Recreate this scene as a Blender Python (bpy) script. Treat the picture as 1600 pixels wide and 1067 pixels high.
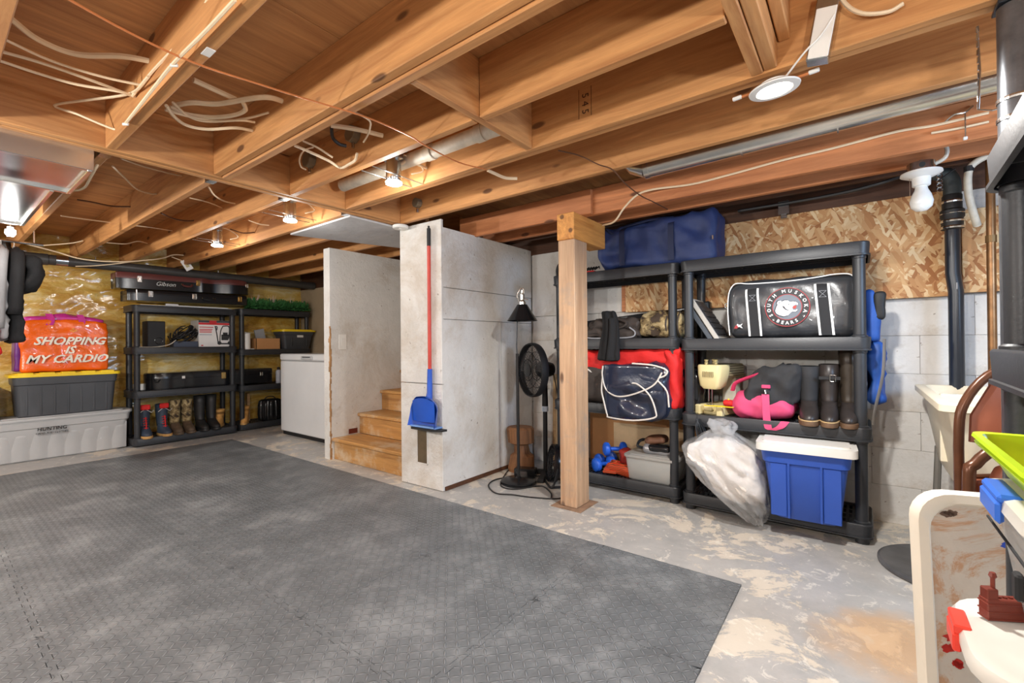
import bpy, bmesh, math, random
from math import pi, sin, cos, radians as R, sqrt
from mathutils import Vector as V, Matrix, noise
random.seed(7)
S = bpy.context.scene
for o in list(bpy.data.objects): bpy.data.objects.remove(o, do_unlink=True)
C = S.collection
# ---------------------------------------------------------------- camera
FPX = 711.12; CH = 1.25
_y, _p, _r = R(127.339), R(0.2711), R(-0.4996)
FW = V((cos(_y)*cos(_p), sin(_y)*cos(_p), sin(_p)))
_rt = V((sin(_y), -cos(_y), 0)); _up = _rt.cross(FW)
RT = _rt*cos(_r) + _up*sin(_r); UP = -_rt*sin(_r) + _up*cos(_r)
cd = bpy.data.cameras.new('camera'); cam = bpy.data.objects.new('camera', cd); C.objects.link(cam)
cd.sensor_width = 36; cd.lens = FPX/1600*36; cd.clip_start = .02
cam.matrix_world = Matrix(((RT.x, UP.x, -FW.x, 0), (RT.y, UP.y, -FW.y, 0), (RT.z, UP.z, -FW.z, CH), (0, 0, 0, 1)))
S.camera = cam
# ---------------------------------------------------------------- world, light, exposure
w = bpy.data.worlds.new('world'); S.world = w; w.use_nodes = True
w.node_tree.nodes['Background'].inputs[0].default_value = (.75, .82, 1, 1)
w.node_tree.nodes['Background'].inputs[1].default_value = 1.0
S.view_settings.view_transform = 'Standard'; S.view_settings.look = 'None'
S.view_settings.gamma = 1; S.view_settings.use_curve_mapping = False
S.view_settings.exposure = 0.56
def lamp(name, kind, loc, energy, col=(1, 1, 1), size=.1, target=None, size_y=None, spot=None):
    l = bpy.data.lights.new(name, kind); l.energy = energy; l.color = col
    if kind == 'AREA':
        l.size = size
        if size_y: l.shape = 'RECTANGLE'; l.size_y = size_y
    else: l.shadow_soft_size = size
    if kind == 'SPOT': l.spot_size = R(spot or 150); l.spot_blend = .5
    o = bpy.data.objects.new(name, l); C.objects.link(o); o.location = loc
    if target: o.rotation_euler = (V(target)-V(loc)).to_track_quat('-Z', 'Y').to_euler()
    return o
WARM = (1, .90, .77); NEUT = (1, .98, .94)
lamp('window_daylight', 'AREA', (1.53, 2.35, 1.75), 26, (.45, .68, 1), .8, (0, 2.3, 1.2), .55)
# lamps hung under the joists: four in view, plus fill lamps added out of view
LAMPS_VIEW = [(-2.36, 1.86, 2.31, 7), (-3.74, 1.885, 2.31, 7), (-5.24, 1.885, 2.31, 7)]
LAMPS_NEAR = [(-.6, -.9, 1.98, 74), (-3.0, -1.0, 1.98, 86), (-5.3, -.9, 1.98, 105), (.75, .35, 2.02, 34)]
for x, y, z, e in LAMPS_VIEW: lamp('bulb_light', 'POINT', (x, y, z-.07), e, NEUT, .03)
for x, y, z, e in LAMPS_NEAR: lamp('bulb_light', 'POINT', (x, y, z-.12), e, NEUT, .06)  # unseen fill lights added to brighten the room
lamp('disc_light', 'SPOT', (-.262, 2.10, 2.225), 120, NEUT, .06, (-.262, 2.10, 0), spot=172)
lamp('duct_light', 'POINT', (-5.36, .46, 2.12), 4, NEUT, .03)

# ---------------------------------------------------------------- helpers
def at(px, py, x=None, y=None, z=None, d=None):
    r = FW + RT*((px-800)/FPX) - UP*((py-533.5)/FPX)
    o = V((0, 0, CH))
    if x is not None: return o + r*(x/r.x)
    if y is not None: return o + r*(y/r.y)
    if z is not None: return o + r*((z-CH)/r.z)
    return o + r*d
class MB:
    def __init__(s): s.b = bmesh.new()
    def add(s, vs, fs, M=None):
        vv = [s.b.verts.new((M @ V(v)) if M else v) for v in vs]
        for f in fs:
            try: s.b.faces.new([vv[i] for i in f])
            except ValueError: pass
        return s
    def box(s, x0, x1, y0, y1, z0, z1, c=0, M=None):
        if x0 > x1: x0, x1 = x1, x0
        if y0 > y1: y0, y1 = y1, y0
        if z0 > z1: z0, z1 = z1, z0
        if not c:
            vs = [(x, y, z) for x in (x0, x1) for y in (y0, y1) for z in (z0, z1)]
            return s.add(vs, [(0, 1, 3, 2), (4, 6, 7, 5), (0, 4, 5, 1), (2, 3, 7, 6), (0, 2, 6, 4), (1, 5, 7, 3)], M)
        lo = (x0, y0, z0); hi = (x1, y1, z1); idx = {}; vs = []
        for sx in (0, 1):
            for sy in (0, 1):
                for sz in (0, 1):
                    sg = (sx, sy, sz)
                    for a in range(3):
                        p = [(lo[k] if not sg[k] else hi[k]) + (0 if k == a else (c if not sg[k] else -c)) for k in range(3)]
                        idx[(sg, a)] = len(vs); vs.append(p)
        fs = []
        for a in range(3):
            u, v = (a+1) % 3, (a+2) % 3
            for sd in (0, 1):
                q = []
                for su, sv in ((0, 0), (1, 0), (1, 1), (0, 1)):
                    g = [0, 0, 0]; g[a] = sd; g[u] = su; g[v] = sv; q.append(idx[(tuple(g), a)])
                fs.append(q if sd else q[::-1])
            for su in (0, 1):
                for sv in (0, 1):
                    g0 = [0, 0, 0]; g0[u] = su; g0[v] = sv; g1 = list(g0); g1[a] = 1
                    q = [idx[(tuple(g0), u)], idx[(tuple(g1), u)], idx[(tuple(g1), v)], idx[(tuple(g0), v)]]
                    fs.append(q)
        for sx in (0, 1):
            for sy in (0, 1):
                for sz in (0, 1):
                    g = (sx, sy, sz); fs.append([idx[(g, 0)], idx[(g, 1)], idx[(g, 2)]])
        return s.add(vs, fs, M)
    def tube(s, pts, r, n=8, caps=True, rs=None, M=None, flat=1.0):
        pts = [V(p) for p in pts]; m = len(pts)
        t0 = (pts[1]-pts[0]).normalized(); a = t0.orthogonal().normalized()
        vs = []
        for i in range(m):
            t = (pts[min(i+1, m-1)]-pts[max(i-1, 0)]).normalized()
            a = (a - t*a.dot(t))
            a = a.normalized() if a.length > 1e-6 else t.orthogonal().normalized()
            b = t.cross(a); rr = rs[i] if rs else r
            for k in range(n):
                q = 2*pi*k/n; vs.append(pts[i] + a*cos(q)*rr + b*sin(q)*rr*flat)
        fs = [(i*n+k, i*n+(k+1) % n, (i+1)*n+(k+1) % n, (i+1)*n+k) for i in range(m-1) for k in range(n)]
        if caps: fs += [list(range(n))[::-1], [(m-1)*n+k for k in range(n)]]
        return s.add(vs, fs, M)
    def lathe(s, prof, n=24, M=None, cap=True):
        vs = [(r*cos(2*pi*k/n), r*sin(2*pi*k/n), z) for r, z in prof for k in range(n)]
        m = len(prof)
        fs = [(i*n+k, i*n+(k+1) % n, (i+1)*n+(k+1) % n, (i+1)*n+k) for i in range(m-1) for k in range(n)]
        if cap: fs += [list(range(n))[::-1], [(m-1)*n+k for k in range(n)]]
        return s.add(vs, fs, M)
    def loft(s, rings, n=20, M=None, e=1.0):
        """rings: (z, cx, cy, rx, ry) horizontal ellipses joined bottom to top; e<1 makes them boxier"""
        sg = lambda v: abs(v)**e*(1 if v > 0 else -1)
        vs = [(cx+rx*sg(cos(2*pi*k/n)), cy+ry*sg(sin(2*pi*k/n)), z) for z, cx, cy, rx, ry in rings for k in range(n)]
        m = len(rings)
        fs = [(i*n+k, i*n+(k+1) % n, (i+1)*n+(k+1) % n, (i+1)*n+k) for i in range(m-1) for k in range(n)]
        fs += [list(range(n))[::-1], [(m-1)*n+k for k in range(n)]]
        return s.add(vs, fs, M)
    def prism(s, poly, z0, z1, M=None):
        n = len(poly)
        vs = [(x, y, z0) for x, y in poly] + [(x, y, z1) for x, y in poly]
        fs = [(k, (k+1) % n, n+(k+1) % n, n+k) for k in range(n)] + [list(range(n))[::-1], list(range(n, 2*n))]
        return s.add(vs, fs, M)
    def sheet(s, f, nu, nv, th=0, M=None):
        vs = [f(i/nu, j/nv) for i in range(nu+1) for j in range(nv+1)]
        g = lambda i, j: i*(nv+1)+j
        fs = [(g(i, j), g(i+1, j), g(i+1, j+1), g(i, j+1)) for i in range(nu) for j in range(nv)]
        return s.add(vs, fs, M)
    def soft(s, w, d, h, r, n=10, amp=0, fr=4, seed=0, fn=None, M=None, rid=0):
        """rounded box standing on z=0, with wrinkles"""
        r = min(r, w/2*.999, d/2*.999, h/2*.999)
        seen = {}; fs = []; vs = []
        def vid(p):
            k = tuple(round(c, 5) for c in p)
            if k not in seen:
                seen[k] = len(vs)
                q = V((p[0]*w/2, p[1]*d/2, p[2]*h/2))
                inner = V([max(-L/2+r, min(L/2-r, c)) for c, L in zip(q, (w, d, h))])
                dv = q-inner
                if dv.length > 1e-9: q = inner + dv.normalized()*r
                nn = V((p[0]/w, p[1]/d, p[2]/h)).normalized()
                if amp: q = q + nn*amp*(noise.noise(q*fr+V((seed*7.3, seed, 1)))+.6*noise.noise(q*fr*2.3+V((seed, 3, 1))))
                if rid: q = q + nn*rid*(.35-abs(noise.noise(V((q.x*fr*1.1+q.z*fr*.8+seed, q.y*fr, q.z*fr*.7-q.x*fr*.5))))*2 + .4*(.3-abs(noise.noise(q*fr*2.1+V((seed, 9, 4))))))
                q = q + V((0, 0, h/2))
                if fn: q = V(fn(q.x, q.y, q.z))
                vs.append(q)
            return seen[k]
        tt = [sin(pi/2*(-1+2*i/n)*.98)/sin(pi/2*.98) for i in range(n+1)]
        for a in range(3):
            for sd in (-1, 1):
                for i in range(n):
                    for j in range(n):
                        q = []
                        for ii, jj in ((i, j), (i+1, j), (i+1, j+1), (i, j+1)):
                            p = [0, 0, 0]; p[a] = sd; p[(a+1) % 3] = tt[ii]; p[(a+2) % 3] = tt[jj]; q.append(vid(p))
                        fs.append(q if sd > 0 else q[::-1])
        return s.add(vs, fs, M)
    def build(s, name, mat, parent=None, smooth=False, loc=None, rot=None, recalc=True):
        if recalc: bmesh.ops.recalc_face_normals(s.b, faces=s.b.faces[:])
        me = bpy.data.meshes.new(name); s.b.to_mesh(me); s.b.free()
        me.materials.append(mat)
        o = bpy.data.objects.new(name, me); C.objects.link(o)
        if smooth:
            for p in me.polygons: p.use_smooth = True
            if smooth != 'all':
                try: me.set_sharp_from_angle(angle=R(40))
                except Exception: pass
        if parent: o.parent = parent
        if loc: o.location = loc
        if rot: o.rotation_euler = rot
        return o
def T(x, y, z): return Matrix.Translation((x, y, z))
def RX(a): return Matrix.Rotation(R(a), 4, 'X')
def RY(a): return Matrix.Rotation(R(a), 4, 'Y')
def RZ(a): return Matrix.Rotation(R(a), 4, 'Z')
def SC(x, y, z): return Matrix.Diagonal((x, y, z, 1))
def tag(o, label=None, cat=None, group=None, kind=None):
    if label: o['label'] = label
    if cat: o['category'] = cat
    if group: o['group'] = group
    if kind: o['kind'] = kind
    return o
def thing(name, label, cat, loc=(0, 0, 0), rz=0, group=None, rot=None):
    o = bpy.data.objects.new(name, None); C.objects.link(o); o.empty_display_size = .05
    o.location = loc; o.rotation_euler = rot or (0, 0, R(rz)); return tag(o, label, cat, group)
def dup(r, loc, rz=None, label=None, group=None):
    n = r.copy(); C.objects.link(n); n.location = loc
    if rz is not None: n.rotation_euler = (0, 0, R(rz))
    if label: n['label'] = label
    if group: n['group'] = group
    for ch in list(r.children):
        c = ch.copy(); C.objects.link(c); c.parent = n
        for g in list(ch.children):
            d = g.copy(); C.objects.link(d); d.parent = c
    return n
def copyto(o, parent, loc=None, rot=None, label=None):
    c = o.copy(); C.objects.link(c); c.parent = parent
    if loc is not None: c.location = loc
    if rot is not None: c.rotation_euler = rot
    if label: c['label'] = label
    return c
def spline(pts, k=6):
    pts = [V(p) for p in pts]; P = [pts[0]*2-pts[1]] + pts + [pts[-1]*2-pts[-2]]; out = []
    for i in range(1, len(P)-2):
        for j in range(k):
            t = j/k; a, b, c, d = P[i-1:i+3]
            out.append(.5*((2*b)+(c-a)*t+(2*a-5*b+4*c-d)*t*t+(3*b-a-3*c+d)*t**3))
    out.append(pts[-1]); return out
def text(body, size, mat, parent, M, name='lettering', depth=.0008, shear=0, bold=0, align='CENTER', sx=1, sp=1):
    cu = bpy.data.curves.new(name, 'FONT'); cu.body = body; cu.size = size; cu.extrude = depth; cu.shear = shear
    cu.offset = bold; cu.align_x = align; cu.align_y = 'CENTER'; cu.resolution_u = 2; cu.space_character = sp
    t = bpy.data.objects.new(name, cu); C.objects.link(t)
    bpy.context.view_layer.update()
    me = bpy.data.meshes.new_from_object(t.evaluated_get(bpy.context.evaluated_depsgraph_get()))
    bpy.data.objects.remove(t, do_unlink=True)
    me.transform(M @ SC(sx, 1, 1)); me.materials.clear(); me.materials.append(mat)
    o = bpy.data.objects.new(name, me); C.objects.link(o)
    if parent: o.parent = parent
    return o
# front-facing text frames: text x -> +X (seen from -Y) / +Y (seen from +X)
FRX = Matrix(((1, 0, 0, 0), (0, 0, -1, 0), (0, 1, 0, 0), (0, 0, 0, 1)))      # faces -Y
FRY = Matrix(((0, 0, 1, 0), (1, 0, 0, 0), (0, 1, 0, 0), (0, 0, 0, 1)))       # faces +X

# ---------------------------------------------------------------- materials
def lin(c):
    return tuple(((v/255)/12.92 if v/255 <= .04045 else ((v/255+.055)/1.055)**2.4) for v in c) + (1,)
class NT:
    def __init__(s, name):
        s.m = bpy.data.materials.new(name); s.m.use_nodes = True; s.t = s.m.node_tree
        s.n = s.t.nodes; s.l = s.t.links; s.b = s.n['Principled BSDF']
        s.tc = s.n.new('ShaderNodeTexCoord'); s.co = s.tc.outputs['Object']
    def N(s, typ, ins=None, **kw):
        n = s.n.new('ShaderNode'+typ)
        for k, v in kw.items(): setattr(n, k, v)
        for k, v in (ins or {}).items():
            if hasattr(v, 'is_linked') or isinstance(v, bpy.types.NodeSocket): s.l.new(v, n.inputs[k])
            else: n.inputs[k].default_value = v
        return n
    def math(s, op, a, b=0, c=None, clamp=False):
        n = s.N('Math', {0: a, 1: b}, operation=op); n.use_clamp = clamp
        if c is not None:
            if isinstance(c, bpy.types.NodeSocket): s.l.new(c, n.inputs[2])
            else: n.inputs[2].default_value = c
        return n.outputs[0]
    def mapv(s, scale=(1, 1, 1), rot=(0, 0, 0), src=None, rnd=False):
        v = src or s.co
        if rnd:
            oi = s.N('ObjectInfo'); k = s.math('MULTIPLY', oi.outputs['Random'], 37.0)
            v = s.N('VectorMath', {0: v, 1: k}, operation='ADD').outputs[0]
        return s.N('Mapping', {'Vector': v, 'Scale': scale, 'Rotation': rot}).outputs[0]
    def noise(s, sc, v=None, det=4, rough=.5, dist=0):
        return s.N('TexNoise', {'Vector': v or s.co, 'Scale': sc, 'Detail': det, 'Roughness': rough, 'Distortion': dist}).outputs[0]
    def ramp(s, fac, stops, interp='LINEAR'):
        r = s.N('ValToRGB', {'Fac': fac}); cr = r.color_ramp; cr.interpolation = interp
        while len(cr.elements) < len(stops): cr.elements.new(.5)
        for e, (p, c) in zip(cr.elements, stops): e.position = p; e.color = c if len(c) == 4 else lin(c)
        return r.outputs[0]
    def mix(s, fac, a, b, mode='MIX'):
        n = s.N('Mix', data_type='RGBA', blend_type=mode)
        for i, v in ((0, fac), (6, a), (7, b)):
            if isinstance(v, bpy.types.NodeSocket): s.l.new(v, n.inputs[i])
            else: n.inputs[i].default_value = v
        return n.outputs[2]
    def bump(s, h, dist=.002, st=1):
        n = s.N('Bump', {'Height': h, 'Distance': dist, 'Strength': st})
        if s.b.inputs['Normal'].is_linked:
            s.l.new(s.b.inputs['Normal'].links[0].from_socket, n.inputs['Normal'])
        s.l.new(n.outputs[0], s.b.inputs['Normal'])
    def set(s, **kw):
        nm = dict(col='Base Color', rough='Roughness', metal='Metallic', coat='Coat Weight', trans='Transmission Weight', alpha='Alpha', ior='IOR', spec='Specular IOR Level', sheen='Sheen Weight', em='Emission Color', es='Emission Strength', coatr='Coat Roughness')
        for k, v in kw.items():
            i = s.b.inputs[nm[k]]
            if isinstance(v, bpy.types.NodeSocket): s.l.new(v, i)
            else: i.default_value = v
        return s
def mat(name, col, rough=.5, metal=0, var=.12, vs=6, bump=0, bs=60, **kw):
    """plain material with slight mottling and optional fine relief"""
    t = NT(name); c = lin(col)
    n = t.noise(vs, t.mapv(rnd=True), 5, .6)
    lo = tuple(x*(1-var) for x in c[:3])+(1,); hi = tuple(min(1, x*(1+var)) for x in c[:3])+(1,)
    t.set(col=t.ramp(n, [(.3, lo), (.7, hi)]), rough=rough, metal=metal, **kw)
    if bump: t.bump(t.noise(bs, None, 4, .6), bump)
    return t.m
def wood(name, base, dark, ax=0, knots=True, rough=.6, gs=9.0, light=None, kscale=5.2, kth=.10, stain=None):
    t = NT(name)
    sc = [gs, gs, gs]; sc[ax] = gs*.07
    v = t.mapv(tuple(sc), rnd=True)
    g = t.noise(1.6, v, 6, .65, 1.2); g2 = t.noise(7, v, 5, .65, .2)
    big = t.noise(1.1, t.mapv(rnd=True), 3, .5)
    lt = light or tuple(min(255, c*1.13) for c in base)
    c = t.ramp(g, [(.28, dark), (.5, base), (.72, lt)])
    c = t.mix(t.math('MULTIPLY', t.ramp(g2, [(.35, (0, 0, 0, 1)), (.6, (1, 1, 1, 1))]), .34), c, lin(dark))
    c = t.mix(t.ramp(big, [(.35, (.28, .28, .28, 1)), (.65, (0, 0, 0, 1))]), c, lin(tuple(x*.86 for x in base)))
    if knots:
        ks = [kscale]*3; ks[ax] = kscale*.38
        vo = t.N('TexVoronoi', {'Vector': t.mapv(tuple(ks), rnd=True), 'Scale': 1.0, 'Randomness': 1}, feature='F1')
        k = t.ramp(vo.outputs['Distance'], [(kth*.75, (1, 1, 1, 1)), (kth*1.15, (0, 0, 0, 1))])
        c = t.mix(t.math('MULTIPLY', k, .8), c, lin((72, 36, 16)))
    if stain:
        sn = t.noise(2.2, t.mapv((1, 1, 1), rnd=True), 6, .7)
        c = t.mix(t.ramp(sn, [(.52, (0, 0, 0, 1)), (.66, (.75, .75, .75, 1))]), c, lin(stain))
    t.set(col=c, rough=rough); t.bump(g2, .0012, .6)
    return t.m
JOIST = wood('joist_wood', (200, 144, 88), (164, 104, 56), 0)
JOISTY = wood('header_wood', (202, 147, 92), (168, 108, 60), 1)
POSTW = wood('post_wood', (204, 168, 134), (172, 130, 98), 2, stain=(158, 146, 134))
DECK = wood('plywood_deck', (200, 146, 92), (160, 104, 60), 1, gs=6, kscale=5.0, kth=.11)
GIRD = wood('girder_wood', (198, 128, 80), (160, 92, 50), 0)
DARKW = wood('old_dark_wood', (96, 60, 38), (58, 34, 20), 0)
STEPW = wood('stair_wood', (196, 146, 84), (150, 100, 50), 0, knots=False, stain=(206, 190, 164))
PLAINW = wood('plain_board', (196, 160, 116), (160, 122, 82), 0, knots=False)
def osb(name='osb_flakes'):
    t = NT(name)
    nz = t.N('TexNoise', {'Vector': t.co, 'Scale': 7.0, 'Detail': 3}).outputs['Color']
    nz = t.N('VectorMath', {0: nz, 1: (.035, .035, .035)}, operation='MULTIPLY').outputs[0]
    wv = t.N('VectorMath', {0: t.co, 1: nz}, operation='ADD').outputs[0]
    def layer(rot, sc, seed):
        v = t.N('Mapping', {'Vector': wv, 'Rotation': (0, rot, 0), 'Location': (seed, seed, seed)}).outputs[0]
        v = t.N('Mapping', {'Vector': v, 'Scale': sc}).outputs[0]
        return t.N('TexVoronoi', {'Vector': v, 'Scale': 1.0}, feature='F1').outputs['Color']
    a = layer(.3, (8, 2, 46), 1); b = layer(-.5, (9, 2, 52), 5); d = layer(1.0, (10, 2, 44), 9)
    def L(col):
        q = t.N('SeparateColor', {0: col}).outputs
        return q[0], q[1]
    STO = [(.05, (166, 108, 62)), (.25, (196, 142, 90)), (.5, (210, 162, 110)), (.75, (222, 180, 128)), (.95, (240, 212, 166))]
    (r0, m0), (r1, m1), (r2, m2), (r3, m3) = L(a), L(b), L(d), L(layer(-1.15, (10, 2, 48), 13))
    c = t.ramp(r0, STO); f = r0
    for r, m in ((r1, m1), (r2, m2), (r3, m3)):
        k = t.math('GREATER_THAN', m, .58); c = t.mix(k, c, t.ramp(r, STO)); f = t.math('ADD', t.math('MULTIPLY', f, t.math('SUBTRACT', 1.0, k)), t.math('MULTIPLY', r, k))
    c = t.mix(t.math('MULTIPLY', t.noise(60, t.mapv((1, 1, 6)), 4, .6), .25), c, lin((150, 96, 54)))
    t.set(col=c, rough=.7); t.bump(f, .003, .6); return t.m
OSB = osb()
def wallpaint(name, col, bump=.004, bs=45, stain=(150, 128, 100), amt=.5):
    t = NT(name)
    n = t.noise(3.0, None, 6, .7); s2 = t.noise(1.3, None, 7, .75, .6)
    c = t.ramp(n, [(.3, tuple(x*.93 for x in col)), (.7, col)])
    c = t.mix(t.math('MULTIPLY', t.ramp(s2, [(.50, (0, 0, 0, 1)), (.68, (1, 1, 1, 1))]), amt), c, lin(stain))
    chips = t.noise(22, None, 3, .6)
    c = t.mix(t.ramp(chips, [(.69, (0, 0, 0, 1)), (.72, (.6, .6, .6, 1))]), c, lin((128, 112, 96)))
    t.set(col=c, rough=.75); t.bump(t.noise(bs, None, 6, .65), bump, .8); t.bump(t.noise(6, None, 3), .012, .5)
    return t.m
BLOCKP = wallpaint('painted_block', (224, 220, 214), stain=(168, 150, 126), amt=.6)
PARGE = wallpaint('painted_stair_wall', (228, 226, 222), .009, 34, (178, 158, 132), .5)
BEIGE = wallpaint('beige_wall', (200, 178, 146), .002)
def concrete():
    t = NT('worn_painted_concrete')
    base = t.ramp(t.noise(5, None, 8, .7), [(.3, (160, 159, 157)), (.7, (184, 181, 177))])
    wear = t.ramp(t.noise(1.9, None, 10, .74, .5), [(.53, (0, 0, 0, 1)), (.555, (1, 1, 1, 1))])
    c = t.mix(t.math('MULTIPLY', wear, .8), base, lin((216, 204, 186)))
    w2 = t.ramp(t.noise(9, None, 8, .75, 1), [(.57, (0, 0, 0, 1)), (.6, (1, 1, 1, 1))])
    c = t.mix(t.math('MULTIPLY', w2, .55), c, lin((230, 224, 212)))
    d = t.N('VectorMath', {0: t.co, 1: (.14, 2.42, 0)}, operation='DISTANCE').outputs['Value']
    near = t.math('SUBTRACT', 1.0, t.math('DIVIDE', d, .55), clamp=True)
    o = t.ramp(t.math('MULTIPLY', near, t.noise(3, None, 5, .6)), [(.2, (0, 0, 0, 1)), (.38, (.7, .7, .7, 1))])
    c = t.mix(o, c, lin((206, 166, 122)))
    t.set(col=c, rough=t.ramp(wear, [(0, (.35, .35, .35, 1)), (1, (.7, .7, .7, 1))]))
    t.bump(t.math('SUBTRACT', 1.0, wear), .002, .5); t.bump(t.noise(60, None, 5), .001)
    return t.m
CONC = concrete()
def matfoam():
    t = NT('diamond_tread_foam')
    p = .034
    sp = t.N('SeparateXYZ', {0: t.co}); u = t.math('DIVIDE', sp.outputs[0], p); v = t.math('DIVIDE', sp.outputs[1], p)
    par = t.math('MODULO', t.math('ABSOLUTE', t.math('ADD', t.math('FLOOR', u), t.math('FLOOR', v))), 2.0)
    lu = t.math('SUBTRACT', t.math('FRACT', u), .5); lv = t.math('SUBTRACT', t.math('FRACT', v), .5)
    a = t.math('ADD', lu, lv); b = t.math('SUBTRACT', lu, lv)
    ip = t.math('SUBTRACT', 1.0, par)
    A = t.math('ADD', t.math('MULTIPLY', a, par), t.math('MULTIPLY', b, ip))
    B = t.math('ADD', t.math('MULTIPLY', b, par), t.math('MULTIPLY', a, ip))
    e = t.math('ADD', t.math('POWER', t.math('ABSOLUTE', t.math('DIVIDE', A, .78)), 2.0), t.math('POWER', t.math('ABSOLUTE', t.math('DIVIDE', B, .2)), 2.0))
    h = t.math('SUBTRACT', 1.0, e, clamp=True); h = t.math('POWER', h, .5)
    dust = t.noise(2.6, t.mapv(rnd=False, src=t.N('NewGeometry').outputs['Position']), 10, .74, .1)
    c = t.ramp(dust, [(.3, (82, 86, 89)), (.5, (104, 108, 111)), (.68, (140, 143, 145))])
    c = t.mix(t.math('MULTIPLY', h, .42), c, lin((160, 164, 168)))
    t.set(col=c, rough=.48, spec=.5); t.bump(h, .009, 1); t.bump(t.noise(220, None, 3), .0004)
    return t.m
FOAM = matfoam()
def insul():
    t = NT('yellow_insulation_under_plastic')
    pos = t.N('NewGeometry').outputs['Position']
    m = t.mapv((1, .35, 1), src=pos)
    n = t.noise(3.0, m, 8, .72, 1.0)
    c = t.ramp(n, [(.30, (160, 108, 34)), (.42, (206, 156, 58)), (.52, (222, 186, 96)), (.64, (236, 218, 166))])
    t.set(col=c, rough=.28, coat=.9, coatr=.12)
    t.bump(t.noise(6, t.mapv((1, .5, 1.3), src=pos), 6, .65, 2.2), .03, .9)
    return t.m
INSUL = insul()
BLK = mat('black_shelf_plastic', (44, 46, 50), .42, bump=.0006, bs=90)
BLKM = mat('matte_black', (26, 26, 28), .6)
BLKG = mat('glossy_black', (24, 25, 28), .22)
RUB = mat('black_rubber', (34, 33, 33), .5, bump=.001, bs=40)
GALV = mat('galvanised_steel', (186, 190, 193), .2, 1, .12, 9)
STEEL = mat('bright_steel', (215, 215, 212), .22, 1, .05)
DSTEEL = mat('dark_steel', (70, 74, 80), .38, .85, .2, 20)
BRASS = mat('brass_hardware', (196, 168, 110), .3, 1)
WHITE = mat('white_plastic', (232, 230, 225), .4, var=.04)
WHITEM = mat('white_enamel', (228, 230, 232), .25, var=.04, vs=2)
CREAM = mat('cream_plastic', (222, 208, 164), .4, var=.05)
CABLE = mat('cream_cable_sheath', (226, 202, 168), .5, var=.06)
CABLEB = mat('brown_cable_sheath', (92, 58, 36), .5)
CABLEK = mat('black_cable', (30, 29, 30), .45)
COPPER = mat('copper_line', (206, 128, 76), .4, .3)
PVCO = mat('old_grey_pvc', (196, 188, 172), .5, var=.2, vs=14)
def glow(name, col, s):
    t = NT(name); t.set(col=lin(col), em=lin(col), es=s); return t.m
GLOW = glow('lit_lens', (255, 250, 238), 14)
def clear(name, col=(235, 238, 238), rough=.12, a=.4):
    t = NT(name); t.set(col=lin(col), rough=rough, alpha=a, coat=.3); return t.m
CLEARP = clear('frosted_clear_plastic', (214, 216, 214), .25, .55)
CLEARG = clear('clear_plastic_film', (236, 238, 236), .1, .38)
# ---------------------------------------------------------------- floor, walls
XL, XR, YB, YF, ZD, ZJ = -7.72, 1.60, 4.05, -5.0, 2.60, 2.32
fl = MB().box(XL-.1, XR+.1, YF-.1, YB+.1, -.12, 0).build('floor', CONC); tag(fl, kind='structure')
def struct(o): return tag(o, kind='structure')
wl = MB()
def wrink(u, v):
    y = YF + u*(YB-YF); z = v*2.6
    d = noise.noise(V((y*1.3, z*3.2, 0)))*.03 + .022*abs(noise.noise(V((y*5+z*2, z*9-y*1.5, 4)))) + .012*noise.noise(V((y*13, z*20, 9)))
    return (XL+.045+d, y, z)
wl.box(XL-.12, XL-.03, YF, YB, 0, 2.6)
wl.build('wall_left', DARKW); wlo = bpy.data.objects['wall_left']; struct(wlo)
MB().sheet(wrink, 190, 90).build('insulation', INSUL, wlo, smooth='all')
# back wall: concrete block core, each visible block proud of it, wood band and OSB above
wb = struct(MB().box(XL-.1, XR+.1, YB+.02, YB+.14, 0, 2.6).build('wall_back', BLOCKP))
rnd = random.Random(3)
base_block = None
for k in range(6):
    z0 = k*.256; off = .26 if k % 2 else 0
    x = -2.80 - off
    while x < XR:
        x1 = min(x+.52, XR); xa = max(x, -2.80)
        if x1-xa > .05:
            if abs((x1-xa)-.52) < .01 and base_block:
                copyto(base_block, wb, (xa+.26, YB, z0+.128))
            else:
                w2 = (x1-xa)/2
                b = MB().box(-w2+.0007, w2-.0007, -.002, .022, -.1274, .1274, .002).build('concrete_block', BLOCKP, wb, loc=(xa+w2, YB, z0+.128))
                if w2 > .259: base_block = b
        x += .52
MB().box(-2.8, -1.76, YB-.006, YB+.02, 1.54, 2.2).build('painted_board', BLOCKP, wb)
MB().box(-7.72, -4.72, YB-.006, YB+.02, 0, 2.3).build('beige_board', BEIGE, wb)
for x0, x1 in ((-1.72, .515), (.52, XR)):
    MB().box(x0, x1, YB-.055, YB-.037, 1.53+(.0 if x0 < 0 else .015), 2.185+(.02 if x0 < 0 else -.12), .002).build('osb_panel', OSB, wb)
for x0 in (-1.765, -.6, .46, 1.2): MB().box(x0, x0+.045, YB-.036, YB+.01, 1.54, 2.2).build('strapping', GIRD, wb)
MB().box(XL, XR, YB-.01, YB+.02, 2.2, 2.6).build('rim_board', DARKW, wb)
wr = struct(MB().box(XR, XR+.12, YF, YB+.1, 0, 1.45).box(XR, XR+.12, YF, 1.9, 1.45, 2.6).box(XR, XR+.12, 2.8, YB+.1, 1.45, 2.6).box(XR, XR+.12, 1.9, 2.8, 2.05, 2.6).build('wall_right', BLOCKP))
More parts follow.
